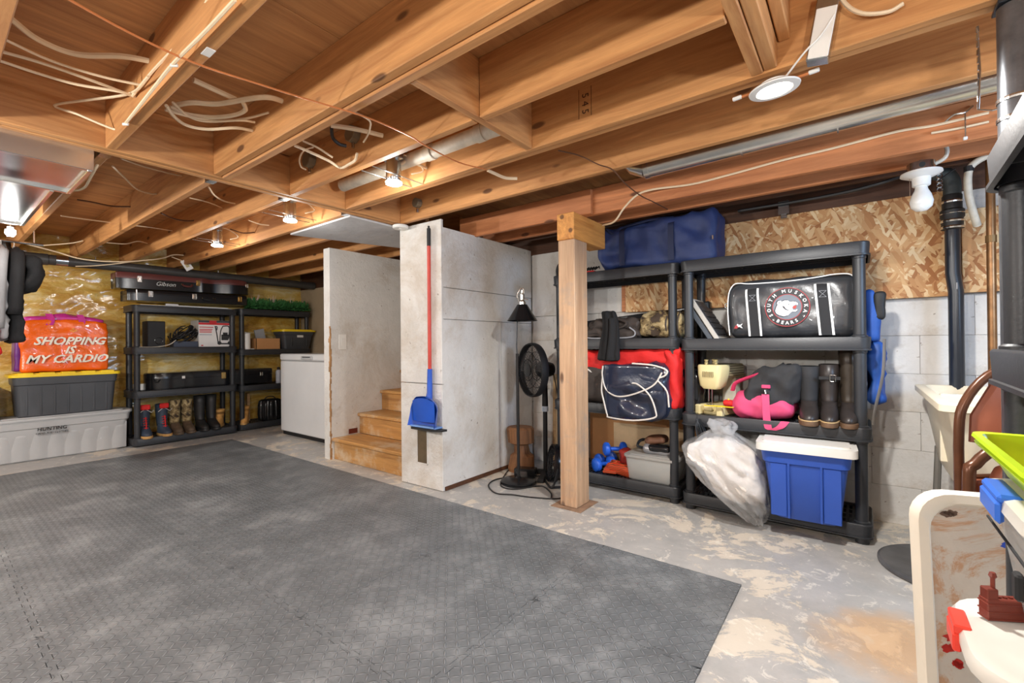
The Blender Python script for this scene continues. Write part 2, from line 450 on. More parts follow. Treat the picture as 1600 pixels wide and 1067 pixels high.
wn = struct(MB().box(XR+.03, XR+.09, 1.9, 2.8, 1.45, 1.49).box(XR+.03, XR+.09, 1.9, 2.8, 2.01, 2.05).box(XR+.03, XR+.09, 1.9, 1.94, 1.49, 2.01).box(XR+.03, XR+.09, 2.76, 2.8, 1.49, 2.01).box(XR+.03, XR+.09, 2.33, 2.37, 1.49, 2.01).build('window_1', WHITE))
MB().box(XR+.055, XR+.06, 1.94, 2.76, 1.49, 2.01).build('pane', clear('window_glass', (235, 240, 245), .02, .15), wn)
struct(MB().box(XL-.1, XR+.1, YF-.12, YF, 0, 2.6).build('wall_front', mat('bare_concrete_wall', (140, 134, 126), .85, bump=.004, bs=30)))
# ---------------------------------------------------------------- ceiling: deck, joists, headers, girders
ce = struct(MB().box(XL-.1, XR+.1, YF-.1, YB+.1, ZD+.018, ZD+.05).build('ceiling', DECK))
xs = [XL, -6.2, -4.74, -3.26, -1.81, -.36, 1.10, XR]
for i in range(len(xs)-1):
    for a, b in ((YF, -2.48), (-2.48, .05), (.05, 2.62), (2.62, YB)):
        MB().box(xs[i]+.002, xs[i+1]-.002, a+.002, b-.002, ZD, ZD+.018, .002).build('plywood_sheet', DECK, ce)
def lumber(x0, x1, y0, y1, z0, z1, m=None, name='joist', c=.004):
    cx, cy, cz = (x0+x1)/2, (y0+y1)/2, (z0+z1)/2
    return MB().box(x0-cx, x1-cx, y0-cy, y1-cy, z0-cz, z1-cz, c).build(name, m or JOIST, ce, loc=(cx, cy, cz))
JN = [-4.0, -3.54, -3.08, -2.62, -2.15, -1.69, -1.22, -.75, -.28, .15, .62]
for y in JN: lumber(-3.208, XR, y, y+.045, ZJ, ZD)
lumber(-3.208, XR, 1.135, 1.180, ZJ+.006, ZD); lumber(-3.208, XR, 1.183, 1.228, ZJ-.004, ZD)
lumber(-3.208, -1.462, 1.615, 1.66, ZJ, ZD); lumber(-1.412, -.342, 1.612, 1.657, ZJ-.004, ZD)
lumber(-3.208, XR, 2.055, 2.098, ZJ, ZD); lumber(-3.208, XR, 2.101, 2.146, ZJ+.004, ZD)
lumber(-3.302, XR, 2.602, 2.647, ZJ, ZD)
def hdr(x0, x1, y0, y1, z0=ZJ, m=None, n='header'): return lumber(x0, x1, y0, y1, z0, ZD, m or JOISTY, n)
hdr(-3.302, -3.258, YF, 2.60, ZJ-.004); hdr(-3.255, -3.211, YF, 2.60)
hdr(-1.458, -1.415, 1.229, 2.054, n='blocking')
hdr(-.338, -.294, 1.229, 2.054, n='blocking'); hdr(-.291, -.245, 1.229, 2.054, ZJ+.006, n='blocking')
hdr(-.24, -.2, 1.229, 2.054, ZJ+.1, n='blocking')
for y in (-4.0, -3.54, -3.08, -2.62, -2.15, -1.69, -1.22, -.75, -.28, .17, .62, 1.145, 1.615, 2.125, 2.53, 3.02, 3.5): lumber(XL, -3.303 if y < 2.55 else -3.35, y, y+.045, ZJ, ZD)
# joist hangers on the far side of the header
hg = MB().box(-.07, -.0005, -.0245, -.0235, 0, .2).box(-.07, -.0005, .0235, .0245, 0, .2).box(-.075, -.0005, -.0245, .0245, -.0025, 0).build('joist_hanger', GALV, ce, loc=(-3.3025, .6425, ZJ-.0005))
for y in (1.1675, 1.6375, 2.1475, .1925): copyto(hg, ce, (-3.3025, y, ZJ-.0005))
# beams carried by the post
ga = lumber(-3.0, -1.62, 3.13, 3.17, 2.24, 2.43, GIRD, 'girder'); lumber(-1.83, XR, 3.172, 3.215, 2.24, 2.44, GIRD, 'girder')
lumber(-3.05, XR, 3.52, 3.565, 2.26, 2.45, GIRD, 'girder'); lumber(-2.9, XR, 3.78, 3.825, 2.3, 2.5, DARKW, 'girder')
lumber(-2.7, XR, 2.99, 3.035, 2.50, ZD, DARKW, 'girder')
MB().tube([(-3.0, 3.4, 2.47), (-1.6, 3.38, 2.47), (-1.2, 3.38, 2.47)], .022).build('old_pole', GIRD, ce)
# galvanised bracket over the OSB
MB().box(-.46, -.42, 3.94, 3.99, 2.17, 2.30, .002).box(-.475, -.405, 3.935, 3.94, 2.2, 2.3, .001).build('metal_bracket', GALV, ce)
# ---------------------------------------------------------------- support post
pt = thing('support_post', 'square rough wooden post with a block on top, standing on bare concrete', 'post', (-1.77, 3.11, 0))
MB().box(-.072, .072, -.1, .1, .004, 2.04, .006).build('post', POSTW, pt)
MB().box(-.075, .075, -.11, .42, 2.04, 2.24, .005).build('cap_block', wood('cap_block_wood', (226, 160, 84), (190, 120, 56), 1), pt)
MB().box(-.13, .13, -.15, .14, 0, .004).build('base_plate', mat('rusty_stain', (150, 120, 96), .8, var=.3, vs=12), pt)
# ---------------------------------------------------------------- partition and stair walls
RAW = mat('chipped_raw_edge', (168, 128, 86), .85, var=.35, vs=18)
wsl = struct(MB().box(-4.72, -4.60, 2.75, YB-.01, 0, 2.318).build('wall_stair_left', PARGE))
ch = MB()
rr = random.Random(5)
zz = .0
prev = .006
while zz < 1.45:
    dz = rr.uniform(.02, .06); w0 = rr.uniform(.004, .02)+(.012 if .9 < zz < 1.3 else 0)
    ch.box(-4.601-w0, -4.5985, 2.7492, 2.75+rr.uniform(.006, .02), zz, zz+dz); zz += dz
ch.build('chipped_edge', RAW, wsl)
MB().box(-4.599, -4.594, 2.97, 3.08, .245, .30).build('stain', mat('rust_stain', (110, 44, 24), .9), wsl)
# box wall on the right of the stairs
wsr = struct(MB().box(-3.30, -2.835, 2.73, YB-.01, 0, 2.25).build('wall_stair_right', PARGE))
FB = T(-3.332, 2.693, 0) @ RZ(1.6)
MB().box(0, .522, -.004, .022, .004, .905, .003, FB).build('board', PARGE, wsr)
MB().box(0, .522, -.004, .022, .911, 2.315, .003, FB).build('board', PARGE, wsr)
MB().box(-2.8345, -2.812, 2.7255, YB-.012, .035, 1.462, .003).build('board', PARGE, wsr)
MB().box(-2.8345, -2.814, 2.7255, YB-.012, 1.466, 1.735, .003).build('board', PARGE, wsr)
MB().box(-2.8345, -2.811, 2.7255, YB-.012, 1.739, 2.25, .003).build('board', PARGE, wsr)
MB().box(-2.811, -2.807, 3.5, 3.506, .04, 1.46).build('joint_strip', mat('strip_grey', (196, 194, 190), .7), wsr)
MB().box(-2.834, -2.805, 2.735, YB-.02, .0, .034, .004).build('rotten_sill', DARKW, wsr)
SLOT = mat('brown_slot', (96, 82, 62), .4, var=.3)
MB().box(.215, .335, -.0058, -.0038, .21, .53, 0, FB).build('slot_opening', SLOT, wsr)
for a in ((.205, .217, .2, .54), (.333, .345, .2, .54), (.205, .345, .2, .212), (.205, .345, .53, .542)): MB().box(a[0], a[1], -.0078, -.0036, a[2], a[3], .001, FB).build('slot_edge', PARGE, wsr)
# drywall soffit over the stairs (cut on a slant), shade of its underside put into the grey
sf = MB().prism([(-4.28, 2.16), (-3.305, 2.16), (-3.305, 4.03), (-3.70, 4.03), (-4.16, 2.56)], 2.300, 2.3155).build('trim_1', wallpaint('grey_drywall', (196, 196, 198), .001, 45, (150, 145, 140), .1)); struct(sf)
# ---------------------------------------------------------------- stairs
st = thing('staircase', 'worn wooden staircase climbing between the white partitions', 'stairs', (-3.97, 2.8, 0))
ys = [(-.03, 0), (.29, .235), (.60, .47), (.90, .70)]
for i, (y, z) in enumerate(ys):
    MB().box(-.628, .63, y+.02, y+.05, z+(.002 if i == 0 else .0), z+.197, .003).build('riser', STEPW, st)
    MB().box(-.629, .632, y-.012, (ys[i+1][0]+.02 if i < 3 else 1.22), z+.198, z+.235, .009).build('tread', STEPW, st)
# light switch on the partition
sw = thing('light_switch', 'white rocker light switch on the left wall of the stairs', 'switch', (-4.5995, 2.90, 1.285))
MB().box(0, .008, -.047, .047, -.085, .085, .003).build('cover_plate', WHITE, sw)
MB().box(.008, .012, -.02, .02, -.042, .042, .0015, RY(2)).build('rocker', WHITE, sw)

# mill stamp on the joist face and on the header
INKJ = mat('mill_stamp_ink', (70, 40, 24), .8)
pz = at(914, 168, y=2.0535)
text('5 4 5', .052, INKJ, ce, T(pz.x, 2.0538, pz.z+.02) @ FRX @ RZ(-90), 'mill_stamp', depth=.0003)
for dx in (-.035, .035): MB().box(pz.x+dx-.001, pz.x+dx+.001, 2.0532, 2.054, pz.z-.05, pz.z+.10).build('mill_stamp', INKJ, ce)
q = at(325, 82, z=2.317)
MB().box(q.x-.03, q.x+.03, .632, .662, 2.3165, 2.3198, .001).build('nail_plate', WHITE, ce)
# ---------------------------------------------------------------- interlocking foam mats
TX, TY = .77, .745
X0, Y0 = -.49-9*0, 2.555
def tile_mesh(a, b, c, d):
    """square with dovetail-ish teeth; a,b,c,d say whether a side (+x,+y,-x,-y) has teeth"""
    n = 16; t = .012; g = .0012; pts = []
    def side(p, q, nrm, teeth, ph):
        for k in range(n):
            for e in (0, 1):
                f = (k+e)/n; o = (t if (k+ph) % 2 else -t) if teeth else 0
                if teeth and ((k == 0 and e == 0)): o = 0
                pts.append((p[0]+(q[0]-p[0])*f+nrm[0]*(o-g), p[1]+(q[1]-p[1])*f+nrm[1]*(o-g)))
    side((TX, 0), (TX, TY), (1, 0), a, 0); side((TX, TY), (0, TY), (0, 1), b, 0)
    side((0, TY), (0, 0), (-1, 0), c, 0); side((0, 0), (TX, 0), (0, -1), d, 0)
    return pts
cache = {}
for i in range(8):
    for j in range(6):
        x = -.49-(i+1)*TX; y = Y0-(j+1)*TY
        key = (i > 0, j > 0, i < 7, j < 5)
        if key not in cache:
            o = MB().prism(tile_mesh(*key), 0, .011).build('foam_tile', FOAM)
            cache[key] = o
        else:
            o = cache[key].copy(); C.objects.link(o)
        o.location = (x, y, .0005)
        col = ['first', 'second', 'third', 'fourth', 'fifth', 'sixth', 'seventh', 'eighth'][i]; row = ['nearest the stairs and post', 'second from the stairs side', 'third from the stairs side', 'fourth from the stairs side', 'fifth from the stairs side', 'farthest from the stairs side'][j]
        tag(o, 'grey diamond-tread foam tile, %s column from the bare floor, row %s' % (col, row), 'floor mat', 'interlocking foam tiles')
        if not key[0] or not key[1]:
            pass
# ---------------------------------------------------------------- plastic shelving units
def rrect(w, d, r, n=5):
    pts = []
    for cx, cy, a0 in ((w-r, r, -90), (w-r, d-r, 0), (r, d-r, 90), (r, r, 180)):
        for k in range(n+1):
            a = R(a0+90*k/n); pts.append((cx+r*cos(a), cy+r*sin(a)))
    return pts
def tier_mesh(w, d, h=.085):
    m = MB(); n = len(rrect(w, d, .05))
    o0 = rrect(w, d, .055)
    def inset(e): return [(e+x*(w-2*e)/w, e+y*(d-2*e)/d) for x, y in o0]
    rings = [(inset(.0), 0.0), (inset(-.004), -.006), (inset(-.0), -h+.012), (inset(-.006), -h+.010), (inset(-.006), -h), (inset(.006), -h), (inset(.008), -.014), (inset(.024), -.012), (inset(.020), 0.0)]
    vs = [(x, y, z) for rg, z in rings for x, y in rg]; k = len(rings)
    fs = [(a*n+i, a*n+(i+1) % n, ((a+1) % k)*n+(i+1) % n, ((a+1) % k)*n+i) for a in range(k) for i in range(n)]
    m.add(vs, fs)
    nb = int((w-.06)/.032)
    for i in range(nb+1):
        x = .03+(w-.06)*i/nb; m.box(x-.008, x+.008, .018, d-.018, -.022, -.010)
    for j in range(5):
        y = .03+(d-.06)*j/4; m.box(.018, w-.018, y-.014, y+.014, -.024, -.011)
    for j in range(1, 4):
        y = d*j/4; m.box(.012, w-.012, y-.003, y+.003, -.062, -.024)
    for i in range(1, 6):
        x = w*i/6; m.box(x-.003, x+.003, .012, d-.012, -.055, -.024)
    for cx in (.052, w-.052):
        for cy in (.052, d-.052): m.lathe([(.040, -h+.004), (.040, -.012)], 14, T(cx, cy, 0))
    return m
def shelf_unit(label, loc, rz, w, d, tops, foot=True, group='black plastic shelving units'):
    t = thing('shelving_unit', label, 'shelf', loc, rz, group)
    t0 = tier_mesh(w, d).build('shelf', BLK, t, smooth=True, loc=(0, 0, tops[0]))
    for z in tops[1:]: copyto(t0, t, (0, 0, z))
    lc = {}
    zs = [.0]+[z-.012 for z in tops]; lows = list(tops)
    for i, z in enumerate(tops):
        if i == 0:
            zb, zt = (0.0, tops[0]-.085)
            if zt < .02: continue
        else: zb, zt = tops[i-1]-.013, tops[i]-.083
        L = round(zt-zb, 4)
        for x in (.052, w-.052):
            for y in (.052, d-.052):
                if L not in lc:
                    if i == 0: b = MB().lathe([(.036, 0), (.036, L)], 12)
                    else: b = MB().lathe([(.041, 0), (.041, .02), (.033, .026), (.0335, L-.02), (.037, L-.016), (.037, L)], 14)
                    lc[L] = b.build('foot' if i == 0 and L < .2 else 'leg', BLK, t, smooth=True, loc=(x, y, zb))
                else: copyto(lc[L], t, (x, y, zb))
    return t
TR = [.125, .715, 1.275, 1.86]
shelf_unit('black four-tier plastic shelf with the bears bag and the blue lidded tote', (-1.075, 3.50, 0), 0, 1.13, .45, TR)
TM = [.130, .735, 1.285, 1.865]
shelf_unit('black four-tier plastic shelf behind the wooden post, navy duffel on top', (-2.235, 3.54, 0), 0, 1.13, .45, TM)
# left wall units: local x runs along +Y of the room, local y to -X
TL = [.105, .695, 1.245, 1.775]
def lx(x, y): return None
shelf_unit('dark plastic shelf on the left wall, guitar cases on top, boots at the bottom', (-7.12, 1.625, 0), 90, 1.19, .45, TL)
TL2 = [.10, .665, 1.20, 1.80]
shelf_unit('dark plastic shelf between the guitar-case shelf and the white freezer', (-7.21, 2.875, 0), 90, 1.10, .42, TL2)
# ---------------------------------------------------------------- left wall: totes, bag, clothes
def tote_body(w, d, h, tp=.06, ribs=6, rim=.012):
    """open-topped tapering box seen from outside, with pressed vertical grooves front and back"""
    m = MB(); n = 40; rings = []
    def ring(z, e):
        ww, dd = w-2*e, d-2*e; pts = rrect(ww, dd, min(.05, dd/4), 5); return [(x-ww/2, y-dd/2, z) for x, y in pts]
    lv = [(0, tp+.012), (.012, tp), (h*.78, tp*.3), (h*.80, tp*.3-.012), (h-.02, tp*.15-.012), (h-.02, -rim+.004), (h, -rim+.004), (h, .01), (.02, tp+.02)]
    R_ = [ring(z, e) for z, e in lv]; k = len(R_[0])
    vs = [p for r in R_ for p in r]
    fs = [(a*k+i, a*k+(i+1) % k, (a+1)*k+(i+1) % k, (a+1)*k+i) for a in range(len(R_)-1) for i in range(k)]
    fs += [list(range(k))[::-1], [(len(R_)-1)*k+i for i in range(k)]]
    m.add(vs, fs)
    return m
GREYT = mat('grey_tote_plastic', (178, 178, 178), .45, var=.05, vs=3)
DGT = mat('charcoal_tote_plastic', (70, 72, 76), .45, var=.08)
YEL = mat('yellow_lid_plastic', (240, 206, 30), .4, var=.04)
INK = mat('black_marker_ink', (30, 28, 28), .8)
g = thing('storage_tote', 'long grey plastic tote on the floor with HUNTING written on its front', 'storage box', (-7.415, .83, 0), 90)
b = MB()
W_, D_, H_ = 1.58, .40, .455
def gf(u, v):
    # ribbed front skin: scalloped lower panel
    x = -W_/2+.03+u*(W_-.06); z = .015+v*(H_*.70)
    top = H_*.60+.03*abs(sin(u*pi*11))
    y = -D_/2+.055-.035*(z/H_)
    rb = .010*abs(sin(u*pi*11))*(1 if z < top else 0)
    return (x, y-rb, z)
tote_body(W_, D_, H_).build('body', GREYT, g, smooth=True)
MB().sheet(gf, 176, 14).build('ribbed_panel', GREYT, g, smooth='all')
MB().prism([(x-W_/2-.025, y-D_/2-.02) for x, y in rrect(W_+.05, D_+.04, .06)], H_-.005, H_+.022).prism([(x-W_/2+.05, y-D_/2+.04) for x, y in rrect(W_-.1, D_-.08, .05)], H_+.02, H_+.032).build('lid', GREYT, g, smooth=True)
text('HUNTING', .052, INK, g, T(.10, -D_/2-.004, H_-.11) @ FRX, shear=.1, depth=.004)
text('CAMO AND CLOTHES', .026, INK, g, T(.10, -D_/2+.000, H_-.155) @ FRX, shear=.1, depth=.004)
# black tote with yellow lid on it
t = thing('storage_tote', 'black plastic tote with yellow lid standing on the long grey tote', 'storage box', (-7.41, 1.065, .4875), 90)
bm_ = tote_body(.86, .40, .445, .03)
bm_.build('body', DGT, t, smooth=True)
rib = MB()
for k in range(7):
    x = -.33+k*.11; rib.box(x-.009, x+.009, -.176, -.160, .03, .345, .003, T(0, 0, 0) @ RX(2.6))
rib.build('ribs', DGT, t)
lid = MB().prism([(x-.465, y-.22) for x, y in rrect(.93, .44, .05)], .440, .470).prism([(x-.42, y-.18) for x, y in rrect(.84, .36, .05)], .470, .480)
for k in range(5): lid.box(-.4+k*.17, -.28+k*.17, -.215, -.13, .445, .488, .004)
lid.build('lid', YEL, t, smooth=True)
# shopping bag
ORG = mat('orange_glossy_bag', (250, 104, 16), .25, var=.12, vs=3, coat=.5, bump=.012, bs=7)
PNK = mat('magenta_glossy_bag', (206, 52, 150), .25, var=.12, coat=.5, bump=.01, bs=8)
PUR = mat('purple_bag_side', (104, 32, 120), .35, var=.12, bump=.01, bs=8)
WTX = mat('white_print', (248, 240, 222), .5)
bg = thing('shopping_bag', 'big orange and magenta shopping bag reading SHOPPING IS MY CARDIO on the yellow lid', 'bag', (-7.42, 1.06, .977), 90)
def bagf(x, y, z):
    k = 1-.25*(z/.65)**2
    return (x*(1+.02*z), y*k, z - .02*(x/.33)**2*(z > .3))
MB().soft(.74, .26, .60, .03, 24, .010, 5, 3, bagf, rid=.022).build('body', ORG, bg, smooth='all')
MB().soft(.70, .15, .10, .03, 18, .010, 8, 5, lambda x, y, z: (x, y, z*(1-.5*abs(x)/.35)), rid=.02).build('top_panel', PNK, bg, smooth='all', loc=(0, .0, .565))
MB().soft(.05, .22, .50, .02, 10, .01, 8, 6).build('side_panel', PUR, bg, smooth='all', loc=(-.385, 0, .01))
for x in (-.14, .12):
    MB().sheet(lambda u, v: (x-.03+.06*v+.02*sin(u*3), -.078-.03*u+.0*v, .66-.13*u), 8, 3).sheet(lambda u, v: (x-.03+.06*v+.02*sin(u*3), -.0805-.03*u, .66-.13*u), 8, 3).build('strap', PNK, bg, smooth='all')
for body, z, s, x in (('SHOPPING', .345, .125, .03), ('IS', .24, .115, .02), ('MY CARDIO', .14, .125, .01)):
    text(body, s, WTX, bg, T(x, -.137-.006*(z<.3)+.0*(z), z) @ FRX, 'lettering', shear=.35, bold=.003, depth=.009)
fm = MB()
for dx, dz in ((0, .02), (.02, 0), (-.02, 0), (0, -.01)): fm.lathe([(.012, 0), (.012, .002)], 10, T(.06+dx, -.122, .47+dz) @ RX(90))
fm.build('printed_flower', mat('gold_print', (236, 150, 60), .5), bg)
# dark drawers at the far left, behind the hung clothes
dk = thing('drawer_chest', 'low dark brown chest with drawers at the far left by the totes', 'chest', (-7.42, .26, .4875), 90)
DBR = mat('dark_brown_laminate', (58, 46, 44), .5)
MB().box(-.30, .27, -.2, .22, 0, .36, .006).build('body', DBR, dk)
for z in (.02, .19): MB().box(-.28, .25, -.212, -.2, z, z+.155, .004).build('drawer', DBR, dk)
# hanging clothes on a rod
rod = thing('clothes_rod', 'thin metal rod under the joists at the far left, carrying the hung clothes', 'rod', (-6.0, .1, 2.20))
MB().tube([(0, -1.2, 0), (0, .62, 0)], .012).build('rod', STEEL, rod)
for y in (-1.15, .56): MB().tube([(0, y, .012), (0, y, .118)], .006).build('hanger_wire', STEEL, rod)
def garment(name, label, x, y, z, w, h, m, col2=None, sl=.0, rz=0, sleeve=True, cat='jacket', seed=0):
    t = thing(name, label, cat, (x, y, z), rz)
    MB().tube([(0, 0, .0), (.012, 0, .018), (0, 0, .036), (-.012, 0, .03)], .003, 6).tube([(0, 0, 0), (-w*.4, 0, -.09), (w*.4, 0, -.09), (0, 0, 0)], .005, 6).build('hanger', WHITE, t)
    def f(px, py, pz):
        k = .62+.38*min(1, (h-pz)/.16); return (px*k, py*(.6+.4*(h-pz)/h)+.02*sin(px*26+seed)*(h-pz)/h, pz-h-.02)
    MB().soft(w, .07, h, .04, 20, .008, 7, seed, f, rid=.03).build('body', m, t, smooth='all')
    if sleeve:
        for s in (-1, 1):
            MB().tube(spline([(s*w*.33, 0, -.07), (s*w*.47, -.01, -.2), (s*w*.50, -.02, -sl*.6), (s*w*.5, -.03, -sl)], 4), .045, 10, rs=None).build('sleeve', col2 or m, t, smooth='all')
    return t
REDF = mat('red_fabric', (214, 32, 30), .7, bump=.003, bs=30)
GRYF = mat('heather_grey_fabric', (158, 158, 160), .9, bump=.002, bs=120)
BLKF = mat('black_fabric', (26, 26, 28), .85, bump=.002, bs=90)
DEN = mat('blue_denim', (86, 116, 158), .9, bump=.002, bs=120)
hs = garment('hooded_sweatshirt', 'black hooded top on the rod, frontmost against the yellow wall', -6.0, .535, 2.16, .44, .84, BLKF, None, .62, 4, cat='sweatshirt', seed=1)
MB().soft(.34, .15, .34, .07, 14, .015, 6, 3, lambda x, y, z: (x, y+.05*sin(z*8), z), rid=.03).build('hood', BLKF, hs, smooth='all', loc=(.02, .045, -.42))
garment('sweatshirt', 'light grey marled sweater hanging beside the black hooded top', -5.97, .455, 2.16, .42, .82, GRYF, None, .74, -3, cat='sweater', seed=2)
garment('jacket', 'red jacket hanging behind the grey sweater at the left edge', -5.95, .37, 2.16, .44, .95, REDF, None, .9, 5, seed=3)
garment('jeans', 'blue denim trousers hanging at the far left edge', -5.9, .30, 2.16, .34, 1.2, DEN, None, 0, 0, sleeve=False, cat='trousers', seed=4)
# black stove pipe along the left wall
PIPK = mat('black_abs_pipe', (58, 56, 54), .4, var=.2, vs=8)
pp = thing('drain_pipe', 'black drain pipe running along the top of the yellow insulated wall', 'pipe', (-7.2, 2.4, 2.235))
MB().tube(spline([(-.30, -1.98, .02), (-.14, -1.86, .02), (-.02, -1.70, .0), (0, -1.5, 0)], 4), .064, 16).build('elbow', PIPK, pp, smooth=True)
MB().tube([(0, -1.5, 0), (0, 1.62, 0)], .058, 18).build('pipe', PIPK, pp, smooth=True)
MB().tube([(0, -1.44, 0), (0, -1.34, 0)], .0605, 18).build('clamp_band', GALV, pp, smooth=True)
MB().tube([(0, -1.78, .09), (-.05, -1.88, .06)], .09, 14).build('coupling', PIPK, pp)
for y in (-1.1, .2, 1.4): MB().tube([(0, y, .058), (0, y, .4-.318+.004)], .006).build('strap', GALV, pp)
# sheet-metal duct
du = thing('air_duct', 'shiny rectangular sheet-metal duct under the joists at the far left', 'duct', (-4.2, .1, 2.29))
MB().box(-.98, .30, -1.9, .40, -.07, .025, .003).build('duct_section', GALV, du)
MB().box(.32, .90, -1.9, .47, -.07, .025, .003).build('duct_section', GALV, du)
for fx, fy in ((.295, .48), (-1.0, .41), (.88, .49)): MB().box(fx, fx+.03, -1.9, fy, -.085, .028, .002).build('duct_flange', STEEL, du)
MB().box(-.98, .30, .395, .415, -.09, .028, .002).build('duct_edge', STEEL, du); MB().box(.32, .9, .465, .485, -.09, .028, .002).build('duct_edge', STEEL, du)
# ---------------------------------------------------------------- things on the left shelves
def gcase(label, loc, rz, L, h, poly, band=None, extra=None, m=BLKG, name='guitar_case', tilt=0):
    t = thing(name, label, 'case', loc, rz, rot=(0, R(tilt), R(rz)))
    hb = h*.62
    pts = [(p.x, p.y) for p in spline([(x, y, 0) for x, y in poly], 5)]
    MB().prism(pts, 0, hb-.002).build('case_body', m, t, smooth=True)
    cx = sum(p[0] for p in pts)/len(pts); cy = sum(p[1] for p in pts)/len(pts)
    pin = [(cx+(x-cx)*.985, cy+(y-cy)*.95) for x, y in pts]
    b = MB(); k = len(pts)
    vs = [(x, y, hb+.001) for x, y in pts]+[(x, y, h-.012) for x, y in pts]+[(x, y, h) for x, y in pin]
    b.add(vs, [(r*k+i, r*k+(i+1) % k, (r+1)*k+(i+1) % k, (r+1)*k+i) for r in (0, 1) for i in range(k)]+[list(range(k))[::-1], list(range(2*k, 3*k))])
    b.build('case_lid', band or m, t, smooth=True)
    return t
def latch(t, x, y, z, m=BRASS, s=1.0):
    MB().box(-.024*s, .024*s, -.010, 0, -.042*s, .036*s, .006).box(-.015*s, .015*s, -.017, -.006, -.026*s, .018*s, .004).build('latch', m, t, loc=(x, y, z))
def handle(t, x, y, z, m, w=.11):
    MB().tube(spline([(-w/2, 0, 0), (-w/2+.01, -.02, -.018), (0, -.03, -.028), (w/2-.01, -.02, -.018), (w/2, 0, 0)], 4), .012, 8).build('handle', m, t, smooth=True, loc=(x, y, z))
    for s in (-1, 1): MB().tube([(s*w/2-.012, -.004, 0), (s*w/2+.012, -.004, 0)], .007, 8).build('handle_ring', BRASS, t, loc=(x, y, z))
BRN = mat('oxblood_lid', (98, 50, 46), .35)
G1 = [(0, .10), (.02, .05), (.35, .045), (.80, .05), (.92, .035), (1.02, .06), (1.12, .045), (1.28, .0), (1.42, .01), (1.51, .08), (1.53, .2), (1.50, .33), (1.38, .42), (1.2, .42), (1.05, .36), (.9, .36), (.75, .32), (.35, .30), (.02, .30), (0, .24)]
c1 = gcase('big black guitar case with dark red lid, topmost on the left shelf', (-7.13, 1.49, 1.975), 90, 1.52, .20, G1, BRN, tilt=-1.2)
latch(c1, .22, .047, .125, STEEL); latch(c1, .86, .048, .125); latch(c1, 1.47, .035, .13, STEEL, .8); handle(c1, .73, .046, .09, BRN)
text('Gibson', .075, mat('silver_print', (205, 205, 200), .4), c1, T(.49, .0425, .075) @ FRX, shear=.3, depth=.001)
G2 = [(0, .06), (.03, .01), (.5, 0), (1.0, 0), (1.33, .01), (1.38, .06), (1.38, .28), (1.33, .33), (1.0, .34), (.5, .34), (.03, .33), (0, .28)]
c2 = gcase('slimmer black guitar case lying under the dark red lidded one', (-7.17, 1.60, 1.832), 90, 1.38, .135, G2, tilt=-.8)
latch(c2, .22, .003, .09, STEEL); latch(c2, .70, .0, .085, STEEL); latch(c2, 1.27, .006, .085, BRASS); handle(c2, .87, .0, .07, BLKM, .13)
MB().box(.07, .085, -.006, .3, .0, .137, .003).build('end_band', STEEL, c2)
wl_ = thing('blind_rail', 'long white metal rail lying on the left shelf under the guitar cases', 'rail', (-7.19, 1.72, 1.766), 90)
MB().box(0, 1.05, 0, .3, .0, .020, .003).build('rail', WHITEM, wl_)
MB().box(.26, .40, -.012, .03, .02, .045, .004).box(.3, 1.0, -.008, .04, .02, .03, .002).build('bracket', WHITEM, wl_)
G3 = [(0, .2), (.01, .10), (.08, .03), (.22, 0), (.36, .02), (.48, .05), (.60, .05), (.8, .04), (1.2, .045), (1.54, .06), (1.56, .1), (1.56, .24), (1.54, .28), (1.2, .29), (.8, .31), (.48, .30), (.22, .33), (.05, .31)]
c3 = gcase('black guitar case on the third shelf up, running across both left shelves', (-7.215, 1.80, .690), 90, 1.56, .215, G3)
latch(c3, .88, .04, .145, BRASS, 1.2); latch(c3, 1.4, .045, .135, STEEL, .8)
MB().tube(spline([(-.04, 0, .03), (0, -.03, .0), (.04, 0, .03)], 4), .009, 8).build('end_handle', BLKM, c3, loc=(.09, .02, .10))
MB().box(.37, .405, .014, .02, .13, .165, .001).build('price_tag', WHITE, c3)
ws = thing('shoe_box', 'small white box behind the lower left guitar case', 'box', (-7.5, 1.72, .685), 90)
MB().box(0, .2, -.04, .06, 0, .075, .002).build('body', WHITE, ws); MB().box(-.003, .203, -.043, .063, .055, .08, .002).build('lid', WHITE, ws)
# second tier
sp = thing('loudspeaker', 'tall black box speaker at the left end of the second shelf', 'speaker', (-7.30, 1.79, 1.235), 90)
MB().box(0, .19, -.1, .12, 0, .345, .006).build('cabinet', BLKM, sp)
MB().lathe([(.045, 0), (.05, .004), (.042, .008), (.02, -.0)], 20, T(.12, -.1, .09) @ RX(90)).build('driver', BLKG, sp, smooth=True)
MB().box(.005, .185, -.106, -.1, .01, .335, .003).build('grille', BLKM, sp)
cb = thing('cable_pile', 'tangled pile of black cables on a small dark box beside the speaker', 'cables', (-7.24, 2.20, 1.235), 90)
MB().box(-.14, .14, -.07, .09, 0, .085, .005).build('small_box', mat('navy_device', (58, 66, 84), .5), cb)
rc = random.Random(11)
for k in range(12):
    r0 = rc.uniform(.06, .13); ph = rc.uniform(0, 6); cz = .13+.1*rc.random()
    pts = [(r0*1.3*cos(ph+a*.7)+rc.uniform(-.02, .02), .05*sin(ph+a*.7)+rc.uniform(-.03, .03), cz+.065*sin(a*1.1+ph)+rc.uniform(-.01, .01)) for a in range(9)]
    MB().tube(spline(pts, 3), .0075, 6).build('cable', CABLEK, cb, smooth=True)
MB().tube(spline([(-.12, -.09, .1), (-.2, -.10, .04), (-.34, -.10, -.0+.012), (-.52, -.10, .012)], 4), .006, 6).build('cable', PVCO, cb, smooth=True)
